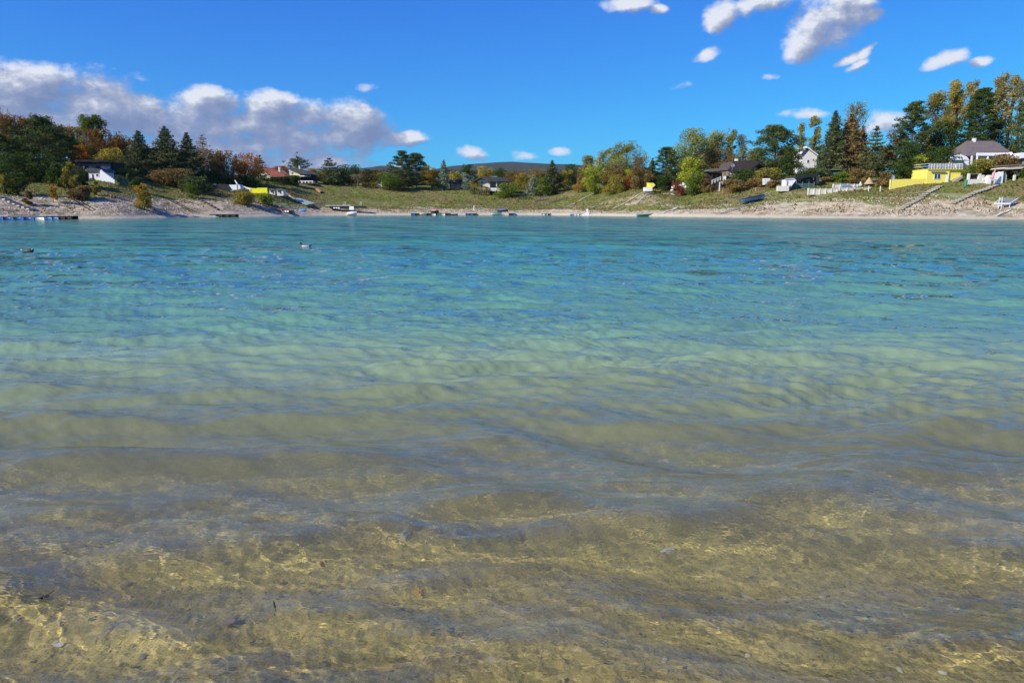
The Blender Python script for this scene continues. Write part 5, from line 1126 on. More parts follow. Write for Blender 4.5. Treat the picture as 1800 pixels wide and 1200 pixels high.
# ---- slipways, steps and plank paths that climb the banks
def slip(name, label, cat, a, c, width, mat, style='planks', step=.9, lift=.12):
    """a: (px, py) lower end, c: (px, py) upper end, both on the bank"""
    A_ = Vector(ground_at(*a)); C_ = Vector(ground_at(*c)); L = (C_-A_).length; n = max(3, int(L/step)); root = empty(name, A_)
    tag(root, label, cat)
    pts = []
    for i in range(n+1):
        p = A_+(C_-A_)*(i/n); pts.append(Vector((p.x, p.y, gz(p.x, p.y)+lift))-A_)
    m = MB(); d = (C_-A_).normalized(); side = Vector((d.y, -d.x, 0)).normalized()
    if style == 'rails':
        for sgn in (-1, 1):
            r2 = MB()
            for i in range(n): r2.bar(pts[i]+side*sgn*width/2, pts[i+1]+side*sgn*width/2, .14, .12)
            r2.build('rail', M[mat], root)
        for i in range(0, n+1, 2): m.bar(pts[i]-side*width*.6-Vector((0, 0, .1)), pts[i]+side*width*.6-Vector((0, 0, .1)), .16, .08)
        m.build('sleepers', M['wood'], root)
    elif style == 'steps':
        for i in range(n):
            q = (pts[i]+pts[i+1])/2+Vector((0, 0, .06)); m.bar(q-side*width/2, q+side*width/2, step*.62, .2)
        m.build('steps', M[mat], root)
    else:
        for i in range(n): m.bar(pts[i], pts[i+1], width, .09+.03*(i % 2))
        m.build('planks', M[mat], root)
    return root
slip('garden_steps', 'pale stone steps climbing the left bank at the picture edge', 'steps', (58, 371), (2, 347), 1.2, 'pwood', 'steps', 1.1)
slip('plank_ramp', 'dark weathered ramp on the left bank right of the golden sapling', 'ramp', (162, 370), (122, 346), .9, 'dwood', 'rails')
slip('boat_rails', 'dark boat rails on the pale left bank right of the yellow leafed bush', 'boat rails', (338, 373), (296, 351), .8, 'dwood', 'rails')
slip('plank_ramp', 'long broken plank ramp on the pale left bank', 'ramp', (385, 371), (322, 342), .6, 'wood', 'steps', 1.2)
slip('boat_rails', 'dark boat rails ending at the dark red raft on the left shore', 'boat rails', (494, 373), (440, 353), .7, 'dwood', 'rails')
slip('pale_path', 'thin pale path down to the slatted boat deck', 'path', (520, 352), (498, 337), .5, 'pwood')
slip('boat_rails', 'short grey boat rails right of the steps near the centre', 'boat rails', (966, 358), (998, 347), .9, 'metal', 'rails')
slip('pale_path', 'pale footpath climbing past the golden narrow tree', 'path', (996, 365), (1052, 336), .6, 'conc')
slip('pale_path', 'faint pale path left of the white planks', 'path', (1038, 367), (1062, 358), .5, 'conc')
slip('white_ramp', 'bright white plank ramp below the yellow hut', 'ramp', (1096, 359), (1138, 339), 1.0, 'pwood')
slip('pale_path', 'pale lower path leading to the bright white ramp', 'path', (1078, 367), (1096, 359), .6, 'pwood')
slip('pale_path', 'pale path to the left end of the long whitewashed wall', 'path', (1116, 362), (1160, 341), .6, 'conc')
slip('white_ramp', 'short pale ramp touching the water below the long whitewashed wall', 'ramp', (1164, 376), (1189, 366), .7, 'pwood')
slip('pale_path', 'thin path below the longer orange brick wall', 'path', (1266, 355), (1296, 345), .5, 'conc')
slip('boat_rails', 'long pale rails rising from the water past the blue hulled boat', 'boat rails', (1268, 377), (1350, 340), .9, 'pwood', 'rails')
slip('pale_path', 'stepped path climbing to the yellow house', 'path', (1582, 370), (1650, 328), 1.2, 'conc', 'steps', 1.0)
slip('pale_path', 'paved path climbing to the white block wall', 'path', (1672, 360), (1748, 327), 1.3, 'conc', 'steps', 1.0)
slip('white_ramp', 'pale plank lying at the water under the boat lift', 'ramp', (1752, 381), (1776, 370), .5, 'pwood')
slip('stone_edge', 'pale stone edging on the grass below the yellow wall', 'edging', (1592, 341), (1624, 340), .5, 'conc')
# ---- platforms, rafts and boats
def barrel_mesh(L, r): return MB().cyl((0, 0, 0), (L, 0, 0), r, 14).cyl((L*.3-.03, 0, 0), (L*.3+.03, 0, 0), r*1.05, 14).cyl((L*.7-.03, 0, 0), (L*.7+.03, 0, 0), r*1.05, 14)
def raft(label, px0, px1, D, mats, deck='wood', h=.45, dy=2.4, z0=.0, yaw=0, name='floating_raft', rails=False, decktop=True):
    """raft of barrels lying on the waterline"""
    if D > 130: D = S_of((px0+px1)/2)-.6
    x0 = G(px0, D)[0]; x1 = G(px1, D)[0]; root = empty(name, (x0, D, z0), yaw); tag(root, label, 'raft'); W_ = x1-x0
    n = len(mats); L = W_/n
    for i, mt in enumerate(mats):
        for k, yy in enumerate((0.0, dy-.5)):
            if k and n > 4: continue
            o = barrel_mesh(L*.9, h*.52).build('barrel', M[mt], root, True); o.location = (i*L+L*.05, yy+h*.5, h*.35)
    if decktop:
        m = MB(); q = int(W_/.34)
        for i in range(q): m.box(i*W_/q, (i+.86)*W_/q, -.05, dy, h*.88, h*.88+.06)
        m.build('deck', M[deck], root); MB().box(0, W_, -.02, .06, h*.72, h*.87).box(0, W_, dy-.1, dy-.02, h*.72, h*.87).build('frame', M['dwood'], root)
    if rails:
        r = MB(); r.bar((W_-.5, .3, h), (W_-.5, .3, h+.9), .05); r.bar((W_-1, .3, h), (W_-1, .3, h+.9), .05); r.bar((W_-.5, .3, h+.9), (W_-1, .3, h+.9), .05); r.build('ladder', M['metal'], root)
    return root
raft('big raft of blue barrels and one white barrel at the left edge, nearest the camera', -14, 76, 116, ['blue', 'blue', 'blue', 'blue', 'wpaint'], 'pwood', .62, 2.6, name='floating_raft')
raft('dark decked raft with two light blue barrels on the left waterline', 78, 124, 122.5, ['lblue', 'lblue', 'dark', 'dark'], 'dwood', .55, 2.0)
raft('dark raft behind the big blue barrel raft', 12, 52, 121.5, ['blue', 'dark', 'dark'], 'dwood', .75, 2.2)
raft('black raft with one pale blue barrel on the left shore', 367, 413, 160.5, ['lblue', 'dark', 'dark', 'dark'], 'dwood', .55, 2.0)
raft('dark blue raft left in the row at the centre shore', 722, 737, 197, ['blue', 'dark'], 'dark', .5, 1.8)
raft('black and white raft in the middle of the centre shore row', 749, 791, 197.3, ['dark', 'wpaint', 'gcover', 'wpaint', 'dark'], 'dark', .5, 1.8)
raft('purple blue raft near the white post on the centre shore', 818, 838, 198, ['blue', 'blue', 'dark'], 'dark', .45, 1.6)
raft('tiny dark blue raft right of the green covered boat', 894, 906, 198.3, ['dark', 'blue'], 'dark', .5, 1.5)
raft('grey raft with white end on the shore right of centre', 952, 969, 197, ['wpaint', 'metal', 'dark'], 'metal', .45, 1.5)
raft('pale raft with a blue barrel left of the white ornament', 1003, 1023, 193.5, ['lblue', 'wpaint', 'wpaint', 'dark'], 'wpaint', .45, 1.5)
def boat(label, px0, px1, D, mat, deckm, h=.6, z0=.0, name='rowing_boat', w=1.5, yaw=0, cover=False, loc=None):
    if loc is None and z0 == .0: D = S_of((px0+px1)/2)-.4
    x0 = G(px0, D)[0]; x1 = G(px1, D)[0]; L = x1-x0
    root = empty(name, loc or ((x0+x1)/2, D, z0), yaw); tag(root, label, 'boat'); V = []; F_ = []; ns = 9; nk = 9
    for i in range(ns):
        t = i/(ns-1); hw = w/2*(sin(pi*min(1, .22+t*.86)))**.6 if t < 1 else .02; x = (t-.5)*L; sheer = h*(1+.35*(t-.3)**2*2)
        for k in range(nk):
            a = pi*k/(nk-1); V.append((x, -cos(a)*hw, sheer-sin(a)**.7*sheer*(1 if t < .9 else .8)))
    F_ = [(i*nk+k, (i+1)*nk+k, (i+1)*nk+k+1, i*nk+k+1) for i in range(ns-1) for k in range(nk-1)]
    m = MB(); m._add(V, F_); m.F.append(tuple(range(nk))); m.build('hull', M[mat], root, True)
    top = [(i*nk, i*nk+nk-1) for i in range(ns)]; m = MB(); m._add([V[a] for p in top for a in p] if not cover else [(V[a][0], V[a][1], V[a][2]+.02) for p in top for a in p], [(2*i, 2*i+1, 2*i+3, 2*i+2) for i in range(ns-1)])
    if cover:
        m = MB(); V2 = []
        for i in range(ns):
            for k in range(5): a = pi*k/4; p0 = V[i*nk]; V2.append((p0[0], -cos(a)*abs(p0[1])*1.06, p0[2]-.2*abs(cos(a))+.03+sin(a)*.34*(1-abs(i/(ns-1)-.5))))
        m._add(V2, [(i*5+k, i*5+k+1, (i+1)*5+k+1, (i+1)*5+k) for i in range(ns-1) for k in range(4)]); m.build('cover', M[deckm], root, True)
    else:
        for v_ in range(len(m.V)): m.V[v_] = (m.V[v_][0]*.97, m.V[v_][1]*.93, m.V[v_][2]-.12)
        m.build('floor', M[deckm], root)
        for t in (.3, .6): MB().box((t-.5)*L-.12, (t-.5)*L+.12, -w*.42, w*.42, h*.72, h*.76).build('bench', M['wood'], root)
    return root
boat('white boat between the dark rafts on the centre shore', 737, 750, 197.6, 'wpaint', 'metal', .45)
boat('pale flat boat right of the black raft row on the centre shore', 791, 805, 197.5, 'metal', 'wpaint', .35)
boat('small dark boat with a pink bundle pulled up on the centre beach', 757, 771, 200.6, 'dark', 'pink', .6, gz(*G(764, 200.6)[:2]), cover=True)
boat('boat under a green cover on the centre shore', 864, 882, 198.2, 'wpaint', 'gcover', .5, cover=True)
boat('grey boat lying higher on the beach above the green covered boat', 874, 893, 204.5, 'dark', 'metal', .5, gz(*G(884, 204.5)[:2]), cover=True)
boat('teal boat moored at the shore below the long whitewashed wall', 1120, 1148, 177.5, 'teal', 'bark2', .5)
boat('white boat beside the long black raft at the left of the centre beach', 610, 627, 192.5, 'wpaint', 'canvas', .6, cover=True)
boat('blue kayak lying on the beach between the slatted deck and the water', 526, 539, 187.5, 'lblue', 'lblue', .3, gz(*G(532, 187.5)[:2]), w=.8, cover=True)
g = ground_at(1322, 356); bb_ = boat('blue hulled boat under a dark cover resting on the long pale rails', 1301, 1343, g[1], 'lblue', 'dark', .5, g[2]+.1, w=2.0, cover=True, loc=(G(1323, g[1])[0], g[1], g[2]+.45)); bb_.rotation_euler.y = -.17
# long black raft with white deck and ladders
xL = G(575, 195)[0]; root = empty('long_raft', (xL, 194.5, gz(xL, 194.5))); tag(root, 'long dark raft with a pale deck edge and ladders, left of the centre beach', 'raft'); k = 195/F
MB().box(5*k, 38*k, 0, 2.2, .35, 1.1).build('hull', M['dark'], root); MB().box(-2*k, 42*k, -.15, 2.3, 1.12, 1.22).build('deck', M['wpaint'], root)
MB().box(47*k, 66*k, .2, 2.2, .5, 1.0).build('hull', M['dark'], root); MB().box(39*k, 47*k, .0, 1.8, .1, .95).build('locker', M['wpaint'], root)
for a in (29, 32, 57, 59):
    MB().bar((a*k, 0, 1.2), (a*k+.3, 0, 2.2), .06).build('ladder', M['wpaint'], root)
for a in (12, 16, 20): MB().cyl((a*k, -.1, .55), (a*k+.4, -.1, .55), .18, 12).build('barrel', M['wpaint'], root)
# dark red raft pulled up
g = ground_at(503, 374); root = empty('beached_raft', g); tag(root, 'dark red raft with white floats pulled up at the left shore', 'raft'); k = g[1]/F
MB().bar((-12*k, 1, 1.0), (10*k, 0, .45), 1.6, .16).build('deck', M['bark2'], root); MB().bar((-4*k, .4, .2), (11*k, -.2, .1), .5, .3).build('frame', M['dark'], root)
for a in (-3, 1): MB().cyl((a*k, -.5, .35), (a*k+.55, -.5, .2), .2, 12).build('float', M['wpaint'], root, True)
# slatted boat deck on the grass slope
g = ground_at(530, 361); root = empty('boat_deck', g); tag(root, 'white and teal slatted boat deck lying on the green slope', 'boat deck'); k = g[1]/F
a_ = Vector((-17*k, 3.4, 10.5*k)); c_ = Vector((14*k, .2, 2.2*k)); m = MB()
for i in range(13):
    p = a_+(c_-a_)*(i/12.); m.bar(p+Vector((-.4, -.9, -.12)), p+Vector((.9, 1.2, .26)), .28, .07)
m.build('slats', M['wpaint'], root); m = MB()
m.bar(a_+Vector((0, -.7, -.3)), c_+Vector((-.2, -.7, -.3)), .3, .34); m.bar(a_+Vector((.4, .9, -.2)), c_+Vector((.4, .9, -.2)), .3, .3); m.build('float', M['teal'], root)
MB().bar(c_+Vector((-5*k, -.5, -.45)), c_+Vector((1.2, -.4, -.5)), 1.6, .4).build('frame', M['dark'], root)
# boat lift platform on the right
g = ground_at(1765, 366); root = empty('boat_lift', g); tag(root, 'white framed boat lift platform on legs near the right edge of the shore', 'boat lift'); k = g[1]/F
q = [Vector((-17*k, 0, 8.6*k)), Vector((9*k, -.1, 8.2*k)), Vector((32*k, 1.5, 17*k)), Vector((7*k, 1.9, 17.6*k))]
dn = Vector((0, 0, .12)); dk = MB(); dk._add(q+[p-dn for p in q], [(0, 1, 2, 3), (7, 6, 5, 4), (0, 4, 5, 1), (1, 5, 6, 2), (2, 6, 7, 3), (3, 7, 4, 0)]); dk.build('deck', M['grey'], root)
m = MB()
for i in (0, 1, 3): m.bar(q[i]-dn*.6, q[(i+1) % 4]-dn*.6, .10, .26)
m.build('frame', M['wpaint'], root); m = MB()
for (x_, y_, z_) in ((-10, 0, 9), (-5, 0, 9), (-1, .2, 9), (9, .0, 8), (20, .8, 12)): m.bar((x_*k, y_, -.5), (x_*k, y_, z_*k), .1)
m.bar((-10*k, 0, 4*k), (9*k, .7, 5*k), .2); m.bar((-12*k, 0, 6.5*k), (9*k, .6, 7*k), .3, .2)
m.build('support', M['wpaint'], root); m = MB()
for x_ in (-10, -5): m.bar((x_*k, 0, 9*k), (x_*k, 0, 18*k), .09)
m.bar((-10*k, 0, 14*k), (-5*k, 0, 14*k), .07); m.bar((-10*k, 0, 17*k), (-5*k, 0, 17*k), .07); m.build('ladder', M['rail'], root)
# slatted blue grey stair boat rack at the centre right
g = ground_at(949, 355); root = empty('boat_rack', g); tag(root, 'blue grey ladder like boat rack on the slope right of the centre lawn', 'boat rack'); k = g[1]/F
m = MB()
for s_ in (0, .9): m.bar((-9*k, s_, 0), (8*k, s_+2, 10*k), .15, .2)
m.build('rail', M['metal'], root); m = MB()
for i in range(9): m.bar((-9*k+17*k*i/8, 2*i/8-.1, 10*k*i/8+.12), (-9*k+17*k*i/8, 2*i/8+1.1, 10*k*i/8+.12), .2, .06)
m.build('slats', M['lblue'], root)
for (px, py, w_, h_, mt, lab) in ((957, 345, 3, 4.6, 'white', 'left of two small white posts beside the boat rack'), (960.5, 345, 2, 4.6, 'white', 'right of two small white posts beside the boat rack'), (833, 370, 1.6, 8, 'rail', 'lone white post on the centre beach'), (1524, 337, .8, 9, 'rail', 'thin white post right of the right cream wall'), (1544.5, 337, .8, 9, 'rail', 'thin white post under the brown purple bush')):
    g = ground_at(px, py); k = g[1]/F; root = empty('marker_post', g); tag(root, lab, 'post')
    MB().box(-w_*k/2, w_*k/2, -.1, .1, -.4, h_*k).build('post', M[mt], root); MB().box(-w_*k/2-.03, w_*k/2+.03, -.13, .13, h_*k+.003, h_*k+.06).build('cap', M['wpaint'], root)
# white ornament on the shore
x_, y_, _ = G(1031, S_of(1031)-.3); root = empty('shore_ornament', (x_, y_, 0)); tag(root, 'white rounded ornament on a low white base at the shore right of centre', 'ornament')
MB().poly([(-1.1, -.2), (-1.0, .25), (-.3, .5), (.2, .8), (.7, .7), (.8, -.2)], 0, 1).build('base', M['wpaint'], root)
MB().cyl((.3, .5, .7), (.3, .5, 1.15), .12).cyl((.3, .5, 1.1), (.3, .5, 1.35), .2, 12, .34).cyl((.3, .5, 1.35), (.3, .5, 1.65), .34, 12, .15).build('head', M['wpaint'], root, True)
# clipped hedges and hedge lines (each one shrub mass a gardener keeps)
def hedge(label, px0, px1, top, D, depth=1.6, mat='dark', drop=0):
    a = G(px0, D); c = G(px1, D); k = D/F; n = int(abs(px1-px0)*34); rng = np.random.default_rng(int(px0)); L = c[0]-a[0]
    t = rng.random(n); hh = P((px0+px1)/2, top, D)[2]
    z0 = np.minimum(a[2], c[2])-.3; zz = z0+(hh-z0)*rng.random(n)**.6; zz -= drop*t*k*1.0
    x = a[0]+L*t; y = D+depth*(rng.random(n)); fr = rng.random(n) < .55; y[fr] = D+.15*rng.random(fr.sum())
    tp = rng.random(n) < .3; zz[tp] = hh-drop*t[tp]*k-.12*rng.random(tp.sum())
    C = np.stack([x, y, zz], 1)+rng.normal(size=(n, 3))*.07
    v, f = leaves(C, .34, rng); root = empty('garden_hedge', (0, 0, 0)); tag(root, label, 'hedge')
    root.location = (a[0]+L/2, D, z0); v = v-np.array([a[0]+L/2, D, z0])
    mesh_np('foliage', v, f, LM[mat], fattr={'tint': .2+.6*rng.random(n)}, parent=root)
    MB().box(-abs(L)/2+.25, abs(L)/2-.25, .25, depth-.25, 0, max(.3, hh-z0-.35-drop*k)).build('stem', M['bark'], root)
hedge('clipped dark hedge in front of the red roofed house', 461, 507, 314, 219, 2)
hedge('dark hedge under the lone open spruce', 570, 607, 318, 231, 2)
hedge('low hedge right of the pale small birch', 637, 662, 322, 232, 2, 'olive')
hedge('low olive hedge under the round green tree', 677, 704, 323.5, 231, 1.5, 'olive')
hedge('low hedge between twin pines and slim blue spruce', 757, 778, 324, 233, 1.5, 'dark')
hedge('sloping olive hedge left of the white walled lake house', 826, 862, 319, 229, 3, 'olive', 12)
hedge('dark hedge behind the left lawn boat covers', 352, 378, 326, 188, 2, 'dark')
hedge('dark hedge below the white terrace at the right border', 1770, 1812, 299, 155, 1.5, 'dark')
# ---------------------------------------------------------------- far hills
def hills():
    RY = 2.5
    ridge = [(-900, 318), (-300, 312), (200, 316), (560, 306), (620, 300), (650, 296), (690, 292), (730, 296), (765, 301), (800, 295), (850, 290), (900, 288), (960, 290), (1005, 291), (1060, 297), (1150, 305), (1400, 308), (2000, 312), (2800, 318)]
    px = np.linspace(-900, 2800, 500); ry = np.interp(px, [a for a, _ in ridge], [b_+RY for _, b_ in ridge])
    Dr = 2700; rows = []
    for t in np.linspace(0, 1, 26):
        D = 1500+t*2400; prof = sin(pi*min(1, t*1.0))**.9 if t < .5 else 1-(t-.5)*.8
        z = np.array([max(1., P(p, y, Dr)[2]) for p, y in zip(px, ry)])*prof
        x = (px-900)/F*Dr/(cos(PITCH)+.18*sin(PITCH))
        x = x*(D/Dr)**.25
        z = z+(fbm(x*.004, np.full_like(x, D*.004), 4)-.5)*22*prof
        rows.append(np.stack([x, np.full_like(x, D), z-(12 if t in (0, 1) else 0)], 1))
    a = np.stack(rows); m, N, b_ = newmat('far_forest')
    pos = N.n.new('ShaderNodeNewGeometry').outputs['Position']
    c = N.ramp(N.noise(pos, .02, 6, .7), [(.3, (.012, .024, .016)), (.5, (.026, .042, .026)), (.68, (.055, .052, .03))])
    N.l.new(c, b_.inputs['Base Color']); b_.inputs['Roughness'].default_value = 1; N.l.new(N.bump(N.noise(pos, .05, 6, .7), 1, 12), b_.inputs['Normal'])
    tag(mesh_np('hills', a.reshape(-1, 3), grid_faces(26, 500), m, True), kind='structure')
hills()
# ---------------------------------------------------------------- weeds and grasses on the banks
def bank_weeds():
    rng = np.random.default_rng(21)
    def scatter(n, lo, hi, d0, d1):
        px = lo+(hi-lo)*rng.random(n); off = d0+(d1-d0)*rng.random(n)
        S = np.interp(px, np.linspace(-100, 1900, 60), [S_of(p) for p in np.linspace(-100, 1900, 60)])
        D = S+off; X = (px-900)/F/(cos(PITCH)+.18*sin(PITCH))*D
        return X, D, off, px
    for name, n, mat, d0, d1, hgt, wid, thr in (('dry_weeds', 18000, 'tan', 2.5, 26, .22, .22, .52), ('green_grass', 60000, 'grass', 9, 48, .16, .30, .30), ('brown_scrub', 8000, 'brown', 4, 34, .34, .34, .57), ('pale_stones', 16000, None, 2, 14, .14, .3, .35)):
        X, D, off, px = scatter(n, -60, 1860, d0, d1)
        gsel = fbm(X*.16+n, D*.16, 3); grn = np.interp(px, [c[0] for c in COLS], [c[3] for c in COLS])
        keep = gsel > thr
        if name == 'green_grass': keep &= off > grn-1
        if name == 'brown_scrub': keep &= (rng.random(n) < .35) | (off > grn-3)
        if name == 'pale_stones': keep &= off < grn+2
        X = X[keep]; D = D[keep]; k = len(X); Z = ground_z(X, D)
        h = hgt*(.4+rng.random(k)*1.0); w = wid*(.5+rng.random(k)); a = rng.random(k)*pi
        if mat is None:
            C = np.stack([X, D, Z+.04], 1); v, f = leaves(C, .22, rng, .5, .7)
            m = simple('bank_stone', (.62, .57, .48), .9, .3)
            tag(mesh_np(name, v, f, m), kind='stuff'); continue
        dx = np.cos(a)*w/2; dy = np.sin(a)*w/2*.6; lx = rng.normal(size=k)*.12; 
        v = np.stack([np.stack([X-dx, D-dy, Z-.05], 1), np.stack([X+dx, D+dy, Z-.05], 1), np.stack([X+dx*.5+lx, D+dy*.5, Z+h], 1), np.stack([X-dx*.8+lx, D-dy*.6, Z+h*.8], 1)], 1).reshape(-1, 3)
        tag(mesh_np(name, v, np.arange(4*k).reshape(k, 4), LM[mat], fattr={'tint': rng.random(k)}), kind='stuff')
bank_weeds()
# ---------------------------------------------------------------- ducks
def duck_material(name, cols):
    m, N, b_ = newmat(name); a = N.attr('zone')
    c = N.ramp(a, [(i/len(cols)+.001, x) for i, x in enumerate(cols)], 'CONSTANT')
    n = N.noise(N.n.new('ShaderNodeTexCoord').outputs['Object'], 60, 4, .7)
    c = N.mix(N.math('MULTIPLY', N.maprange(n, .4, .7), .4), c, (.05, .045, .04))
    N.l.new(c, b_.inputs['Base Color']); b_.inputs['Roughness'].default_value = .6; return m
def duck(label, px, py, yaw, mat, zone, tuck=False):
    d = ray(px, py); t = -(H-.05)/d[2]; x, y = d[0]*t, d[1]*t
    root = empty('duck', (x, y, 0.01), yaw); tag(root, label, 'duck')
    # spine: tail -> body -> breast -> neck -> head
    sp = [((-.31, 0, .115), .006, .010), ((-.25, 0, .085), .035, .022), ((-.17, 0, .06), .075, .055), ((-.06, 0, .045), .105, .082), ((.06, 0, .045), .108, .085), ((.14, 0, .05), .085, .072), ((.185, 0, .085), .052, .05)]
    if tuck: sp += [((.18, 0, .12), .042, .04), ((.14, 0, .145), .04, .036), ((.09, 0, .15), .03, .026), ((.04, 0, .145), .012, .008)]
    else: sp += [((.20, 0, .135), .034, .034), ((.205, 0, .175), .034, .036), ((.225, 0, .205), .040, .038), ((.262, 0, .205), .030, .028), ((.285, 0, .195), .014, .010), ((.335, 0, .188), .014, .006)]
    # smooth resample
    P0 = np.array([list(p)+[a, b2] for p, a, b2 in sp]); tt = np.linspace(0, len(sp)-1, 40); Q = np.stack([np.interp(tt, range(len(sp)), P0[:, j]) for j in range(5)], 1)
    for _ in range(2): Q[1:-1] = (Q[:-2]+2*Q[1:-1]+Q[2:])/4
    V = []; n = 14
    for i in range(40):
        dr_ = Vector(Q[min(i+1, 39), :3]-Q[max(i-1, 0), :3]).normalized(); sd_ = Vector((0, 1, 0)); up = dr_.cross(sd_)*-1; up = sd_.cross(dr_)*-1
        up = dr_.cross(sd_).normalized()
        if up.z < 0: up = -up
        for q in range(n):
            a = 2*pi*q/n; p = Vector(Q[i, :3])+sd_*cos(a)*Q[i, 3]+up*sin(a)*Q[i, 4]; V.append(tuple(p))
    f = grid_faces(40, n+1); f = [(i*n+q, i*n+(q+1) % n, (i+1)*n+(q+1) % n, (i+1)*n+q) for i in range(39) for q in range(n)]
    zn = []
    for i in range(39):
        for q in range(n):
            s = tt[i]; z_ = V[i*n+q][2]
            zn.append(zone(s, z_))
    mesh_np('body', V, f, mat, True, fattr={'zone': zn}, parent=root)
    return root
mall = duck_material('mallard_plumage', [(.006, .022, .015), (.17, .155, .15), (.55, .54, .52), (.02, .018, .016), (.45, .36, .08), (.10, .05, .03)])
def zm(s, z):
    if s < 1.6: return (3.5)/6
    if s < 5.2: return (2.5 if z < .075 else 1.5)/6
    if s < 6.4: return 5.5/6
    if s < 10.4: return .5/6
    return 4.5/6
duck('drake swimming left with dark green head, grey body and white flank', 537, 433, pi, mall, zm)
hen = duck_material('dark_duck_plumage', [(.025, .020, .015), (.05, .038, .028), (.75, .74, .70), (.02, .018, .016), (.10, .08, .04), (.06, .045, .03)])
def zh(s, z):
    if s < .7: return 2.5/6
    if s < 6: return (1.5 if z > .07 else .5)/6
    return (2.5 if 6.8 < s < 7.3 and z > .1 else .5)/6
duck('dark brown duck resting with a tucked head and small white patch', 50, 441.5, 0, hen, zh, True)
# ---------------------------------------------------------------- small things in the shallows
def near_point(px, py, z):
    d = ray(px, py); t = (z-H)/d[2]; return (d[0]*t, d[1]*t, z)
def on_bed(px, py):
    z = -.2
    for _ in range(12):
        p = near_point(px, py, z*.72); z = gz(p[0], p[1])
    return (p[0], p[1], z)
lc = dict(gold=(.55, .33, .05), yellow=(.55, .50, .08), rust=(.32, .12, .03), dark=(.05, .05, .025), red=(.25, .07, .04), brown=(.16, .10, .05))
lmats = {}
for k, c in lc.items(): lmats[k] = simple('fallen_leaf_'+k, c, .6, .25, 40)
def fallen_leaf(label, px, py, size, mat, floating=True, rz=0.):
    p = near_point(px, py, .012) if floating else on_bed(px, py)
    root = empty('fallen_leaf', (p[0], p[1], p[2]+(.0 if floating else .012)), rz); tag(root, label, 'leaf', 'autumn leaves in the shallows')
    out = [(0, -.5), (.18, -.38), (.30, -.12), (.46, -.05), (.26, .08), (.34, .30), (.12, .22), (0, .52), (-.12, .22), (-.34, .30), (-.26, .08), (-.46, -.05), (-.30, -.12), (-.18, -.38)]
    V = [(0, 0, .10*size)]+[(x*size, y*size, (.05*sin(i*2.3)+.02)*size*2) for i, (x, y) in enumerate(out)]; n = len(out)
    m = MB(); m._add(V, [(0, 1+i, 1+(i+1) % n) for i in range(n)]); o = m.build('blade', lmats[mat], root); o.cycles.is_caustics_receiver = True
    s = o.modifiers.new('thickness', 'SOLIDIFY'); s.thickness = .002
    MB().bar((0, -.45*size, .01), (.06*size, -.95*size, .02), .004).build('stalk', lmats['brown'], root)
fallen_leaf('golden leaf lying in the shallows below the picture centre', 735, 1056, .055, 'gold', False, .6)
fallen_leaf('yellow leaf near the bottom, right of the pebble', 517, 1129, .035, 'yellow', False, 1.9)
fallen_leaf('dark curled leaf near the left edge of the shallows', 76, 1049, .05, 'dark', True, 2.2)
fallen_leaf('rusty leaf further out on the left of the shallows', 206, 957, .07, 'rust', False, 1.3)
fallen_leaf('reddish leaf in the shallows left of the picture centre', 566, 1005, .05, 'red', False, .3)
fallen_leaf('pale yellow leaf left of the dark feather', 330, 1085, .05, 'yellow', False, 2.8)
fallen_leaf('yellow leaf at the far left of the shallows', 58, 1014, .05, 'yellow', False, 1.1)
# feather and stones
p = near_point(483, 1066, .02); root = empty('feather', p, .5); root.scale = (.45, .45, .45); tag(root, 'small dark feather standing in the shallow water', 'feather')
MB()._add([(0, -.02, -.02), (.012, 0, .0), (.008, .045, .03), (0, .06, .04), (-.008, .04, .03), (-.010, 0, 0)], [(0, 1, 2, 3, 4, 5)]).build('vane', lmats['dark'], root); MB().bar((0, -.05, -.03), (0, .06, .042), .003).build('quill', lmats['dark'], root)
root.children[0].modifiers.new('thickness', 'SOLIDIFY').thickness = .002
def stone(label, px, py, s, mat, proud=0.0, rz=0., asp=(1.6, 1, .7)):
    p = on_bed(px, py); rng = np.random.default_rng(int(px)); V = []; nl, ns = 8, 12
    for a in range(nl+1):
        for q in range(ns):
            th = pi*a/nl; ph = 2*pi*q/ns; k = s*.5*(1+.10*sin(3*ph+px)+.06*rng.random())
            V.append((k*asp[0]*sin(th)*cos(ph), k*asp[1]*sin(th)*sin(ph), k*asp[2]*cos(th)))
    m = MB(); m._add(V, [(a*ns+q, (a+1)*ns+q, (a+1)*ns+(q+1) % ns, a*ns+(q+1) % ns) for a in range(nl) for q in range(ns)])
    o = m.build('pebble', M[mat], None, True, (p[0], p[1], p[2]+s*.2+proud), rz); tag(o, label, 'pebble'); o.cycles.is_caustics_receiver = True
M['pebble_brown'] = simple('brown_pebble', (.30, .21, .17), .6, .25, 20); M['pebble_pale'] = simple('pale_pebble', (.50, .48, .42), .6, .2, 20)
stone('oblong reddish brown pebble near the bottom left of the shallows', 408, 1113, .045, 'pebble_brown', .03, .7)
stone('pale round pebble left of the oblong brown one', 112, 1139, .04, 'pebble_pale')
stone('pale flat pebble just right of the dark feather', 503, 1063, .03, 'pebble_pale')
stone('pale long pebble in the right part of the shallows', 1317, 1058, .045, 'pebble_pale', 0, 2.4, (1.9, .8, .5))
stone('small grey pebble at the right of the shallows', 1172, 985, .05, 'pebble_pale', 0, .2)
stone('bleached pebble below the calm patch in mid water', 712, 966, .05, 'pebble_pale', 0, 1.2)
stone('bleached pebble right of mid water near the long wave crest', 1168, 793, .07, 'pebble_pale', 0, .4)
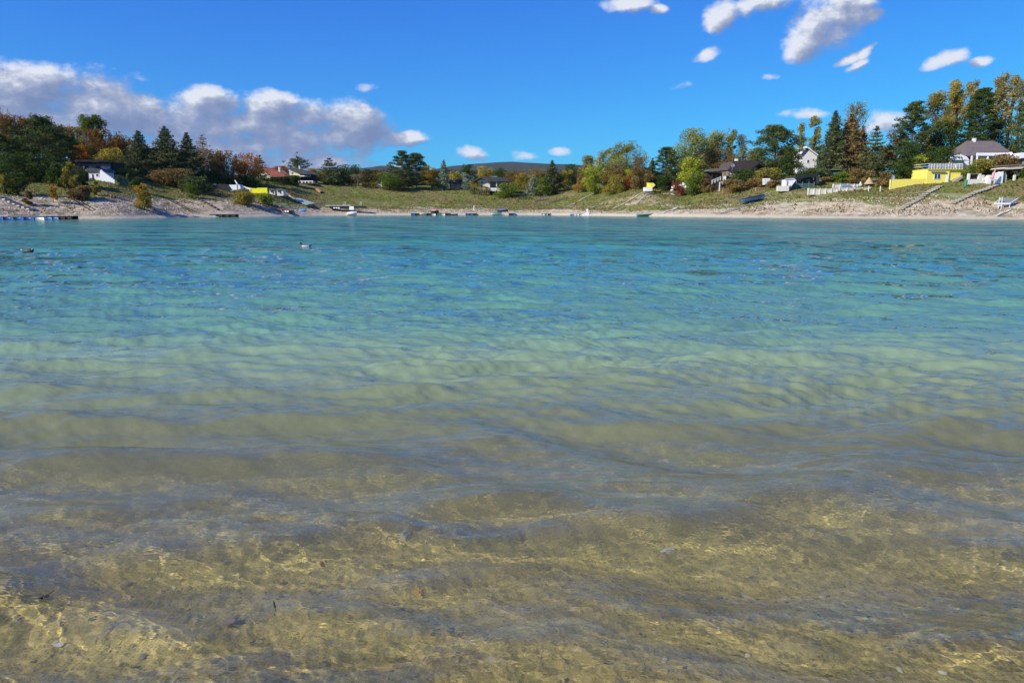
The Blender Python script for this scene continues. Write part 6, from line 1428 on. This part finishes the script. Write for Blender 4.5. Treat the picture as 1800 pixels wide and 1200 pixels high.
def bed_gravel():
    rng = np.random.default_rng(31); n = 2600
    Y = 1.6+7*rng.random(n)**1.5; X = (rng.random(n)-.5)*2*(Y*.95+.3)
    keep = fbm(X*1.3+7, Y*1.3, 3)+.25*rng.random(n) > .58; X = X[keep]; Y = Y[keep]; n = len(X)
    Z = ground_z(X, Y); s = .005+.016*rng.random(n)**3
    nl, ns = 4, 7; th = np.linspace(0, pi, nl+1); ph = np.arange(ns)*2*pi/ns
    U = np.array([[sin(t)*cos(p), sin(t)*sin(p), cos(t)] for t in th for p in ph])
    j = 1+.25*(rng.random((n, len(U))) - .5); a = rng.random(n)*pi; c, d = np.cos(a)[:, None], np.sin(a)[:, None]
    asp = 1+.8*rng.random(n)[:, None]
    x = U[None, :, 0]*asp*s[:, None]*j; y = U[None, :, 1]*s[:, None]*j; z = U[None, :, 2]*.6*s[:, None]*j
    v = np.stack([X[:, None]+x*c-y*d, Y[:, None]+x*d+y*c, Z[:, None]+z+.2*s[:, None]], -1).reshape(-1, 3)
    f0 = np.array([(q*ns+r, (q+1)*ns+r, (q+1)*ns+(r+1) % ns, q*ns+(r+1) % ns) for q in range(nl) for r in range(ns)])
    f = (f0[None]+(np.arange(n)*len(U))[:, None, None]).reshape(-1, 4)
    m, N, b_ = newmat('bed_gravel'); N.l.new(N.ramp(N.attr('tint'), [(0, (.07, .055, .035)), (.4, (.22, .18, .09)), (.75, (.38, .33, .20)), (1, (.50, .46, .34))]), b_.inputs['Base Color']); b_.inputs['Roughness'].default_value = .8
    o = mesh_np('gravel', v, f, m, True, fattr={'tint': np.repeat(rng.random(n), len(f0))}); tag(o, kind='stuff'); o.cycles.is_caustics_receiver = True
bed_gravel()
# ---------------------------------------------------------------- autumn haze
def haze():
    m = bpy.data.materials.new('thin_air_haze'); m.use_nodes = True; t = m.node_tree; t.nodes.clear()
    o = t.nodes.new('ShaderNodeOutputMaterial'); v = t.nodes.new('ShaderNodeVolumePrincipled')
    v.inputs['Color'].default_value = (.72, .84, 1, 1); v.inputs['Density'].default_value = .00003; v.inputs['Anisotropy'].default_value = .1
    t.links.new(v.outputs[0], o.inputs['Volume'])
    tag(MB().box(-4300, 4300, -3650, 4300, -9, 260).build('haze', m), kind='stuff')
haze()
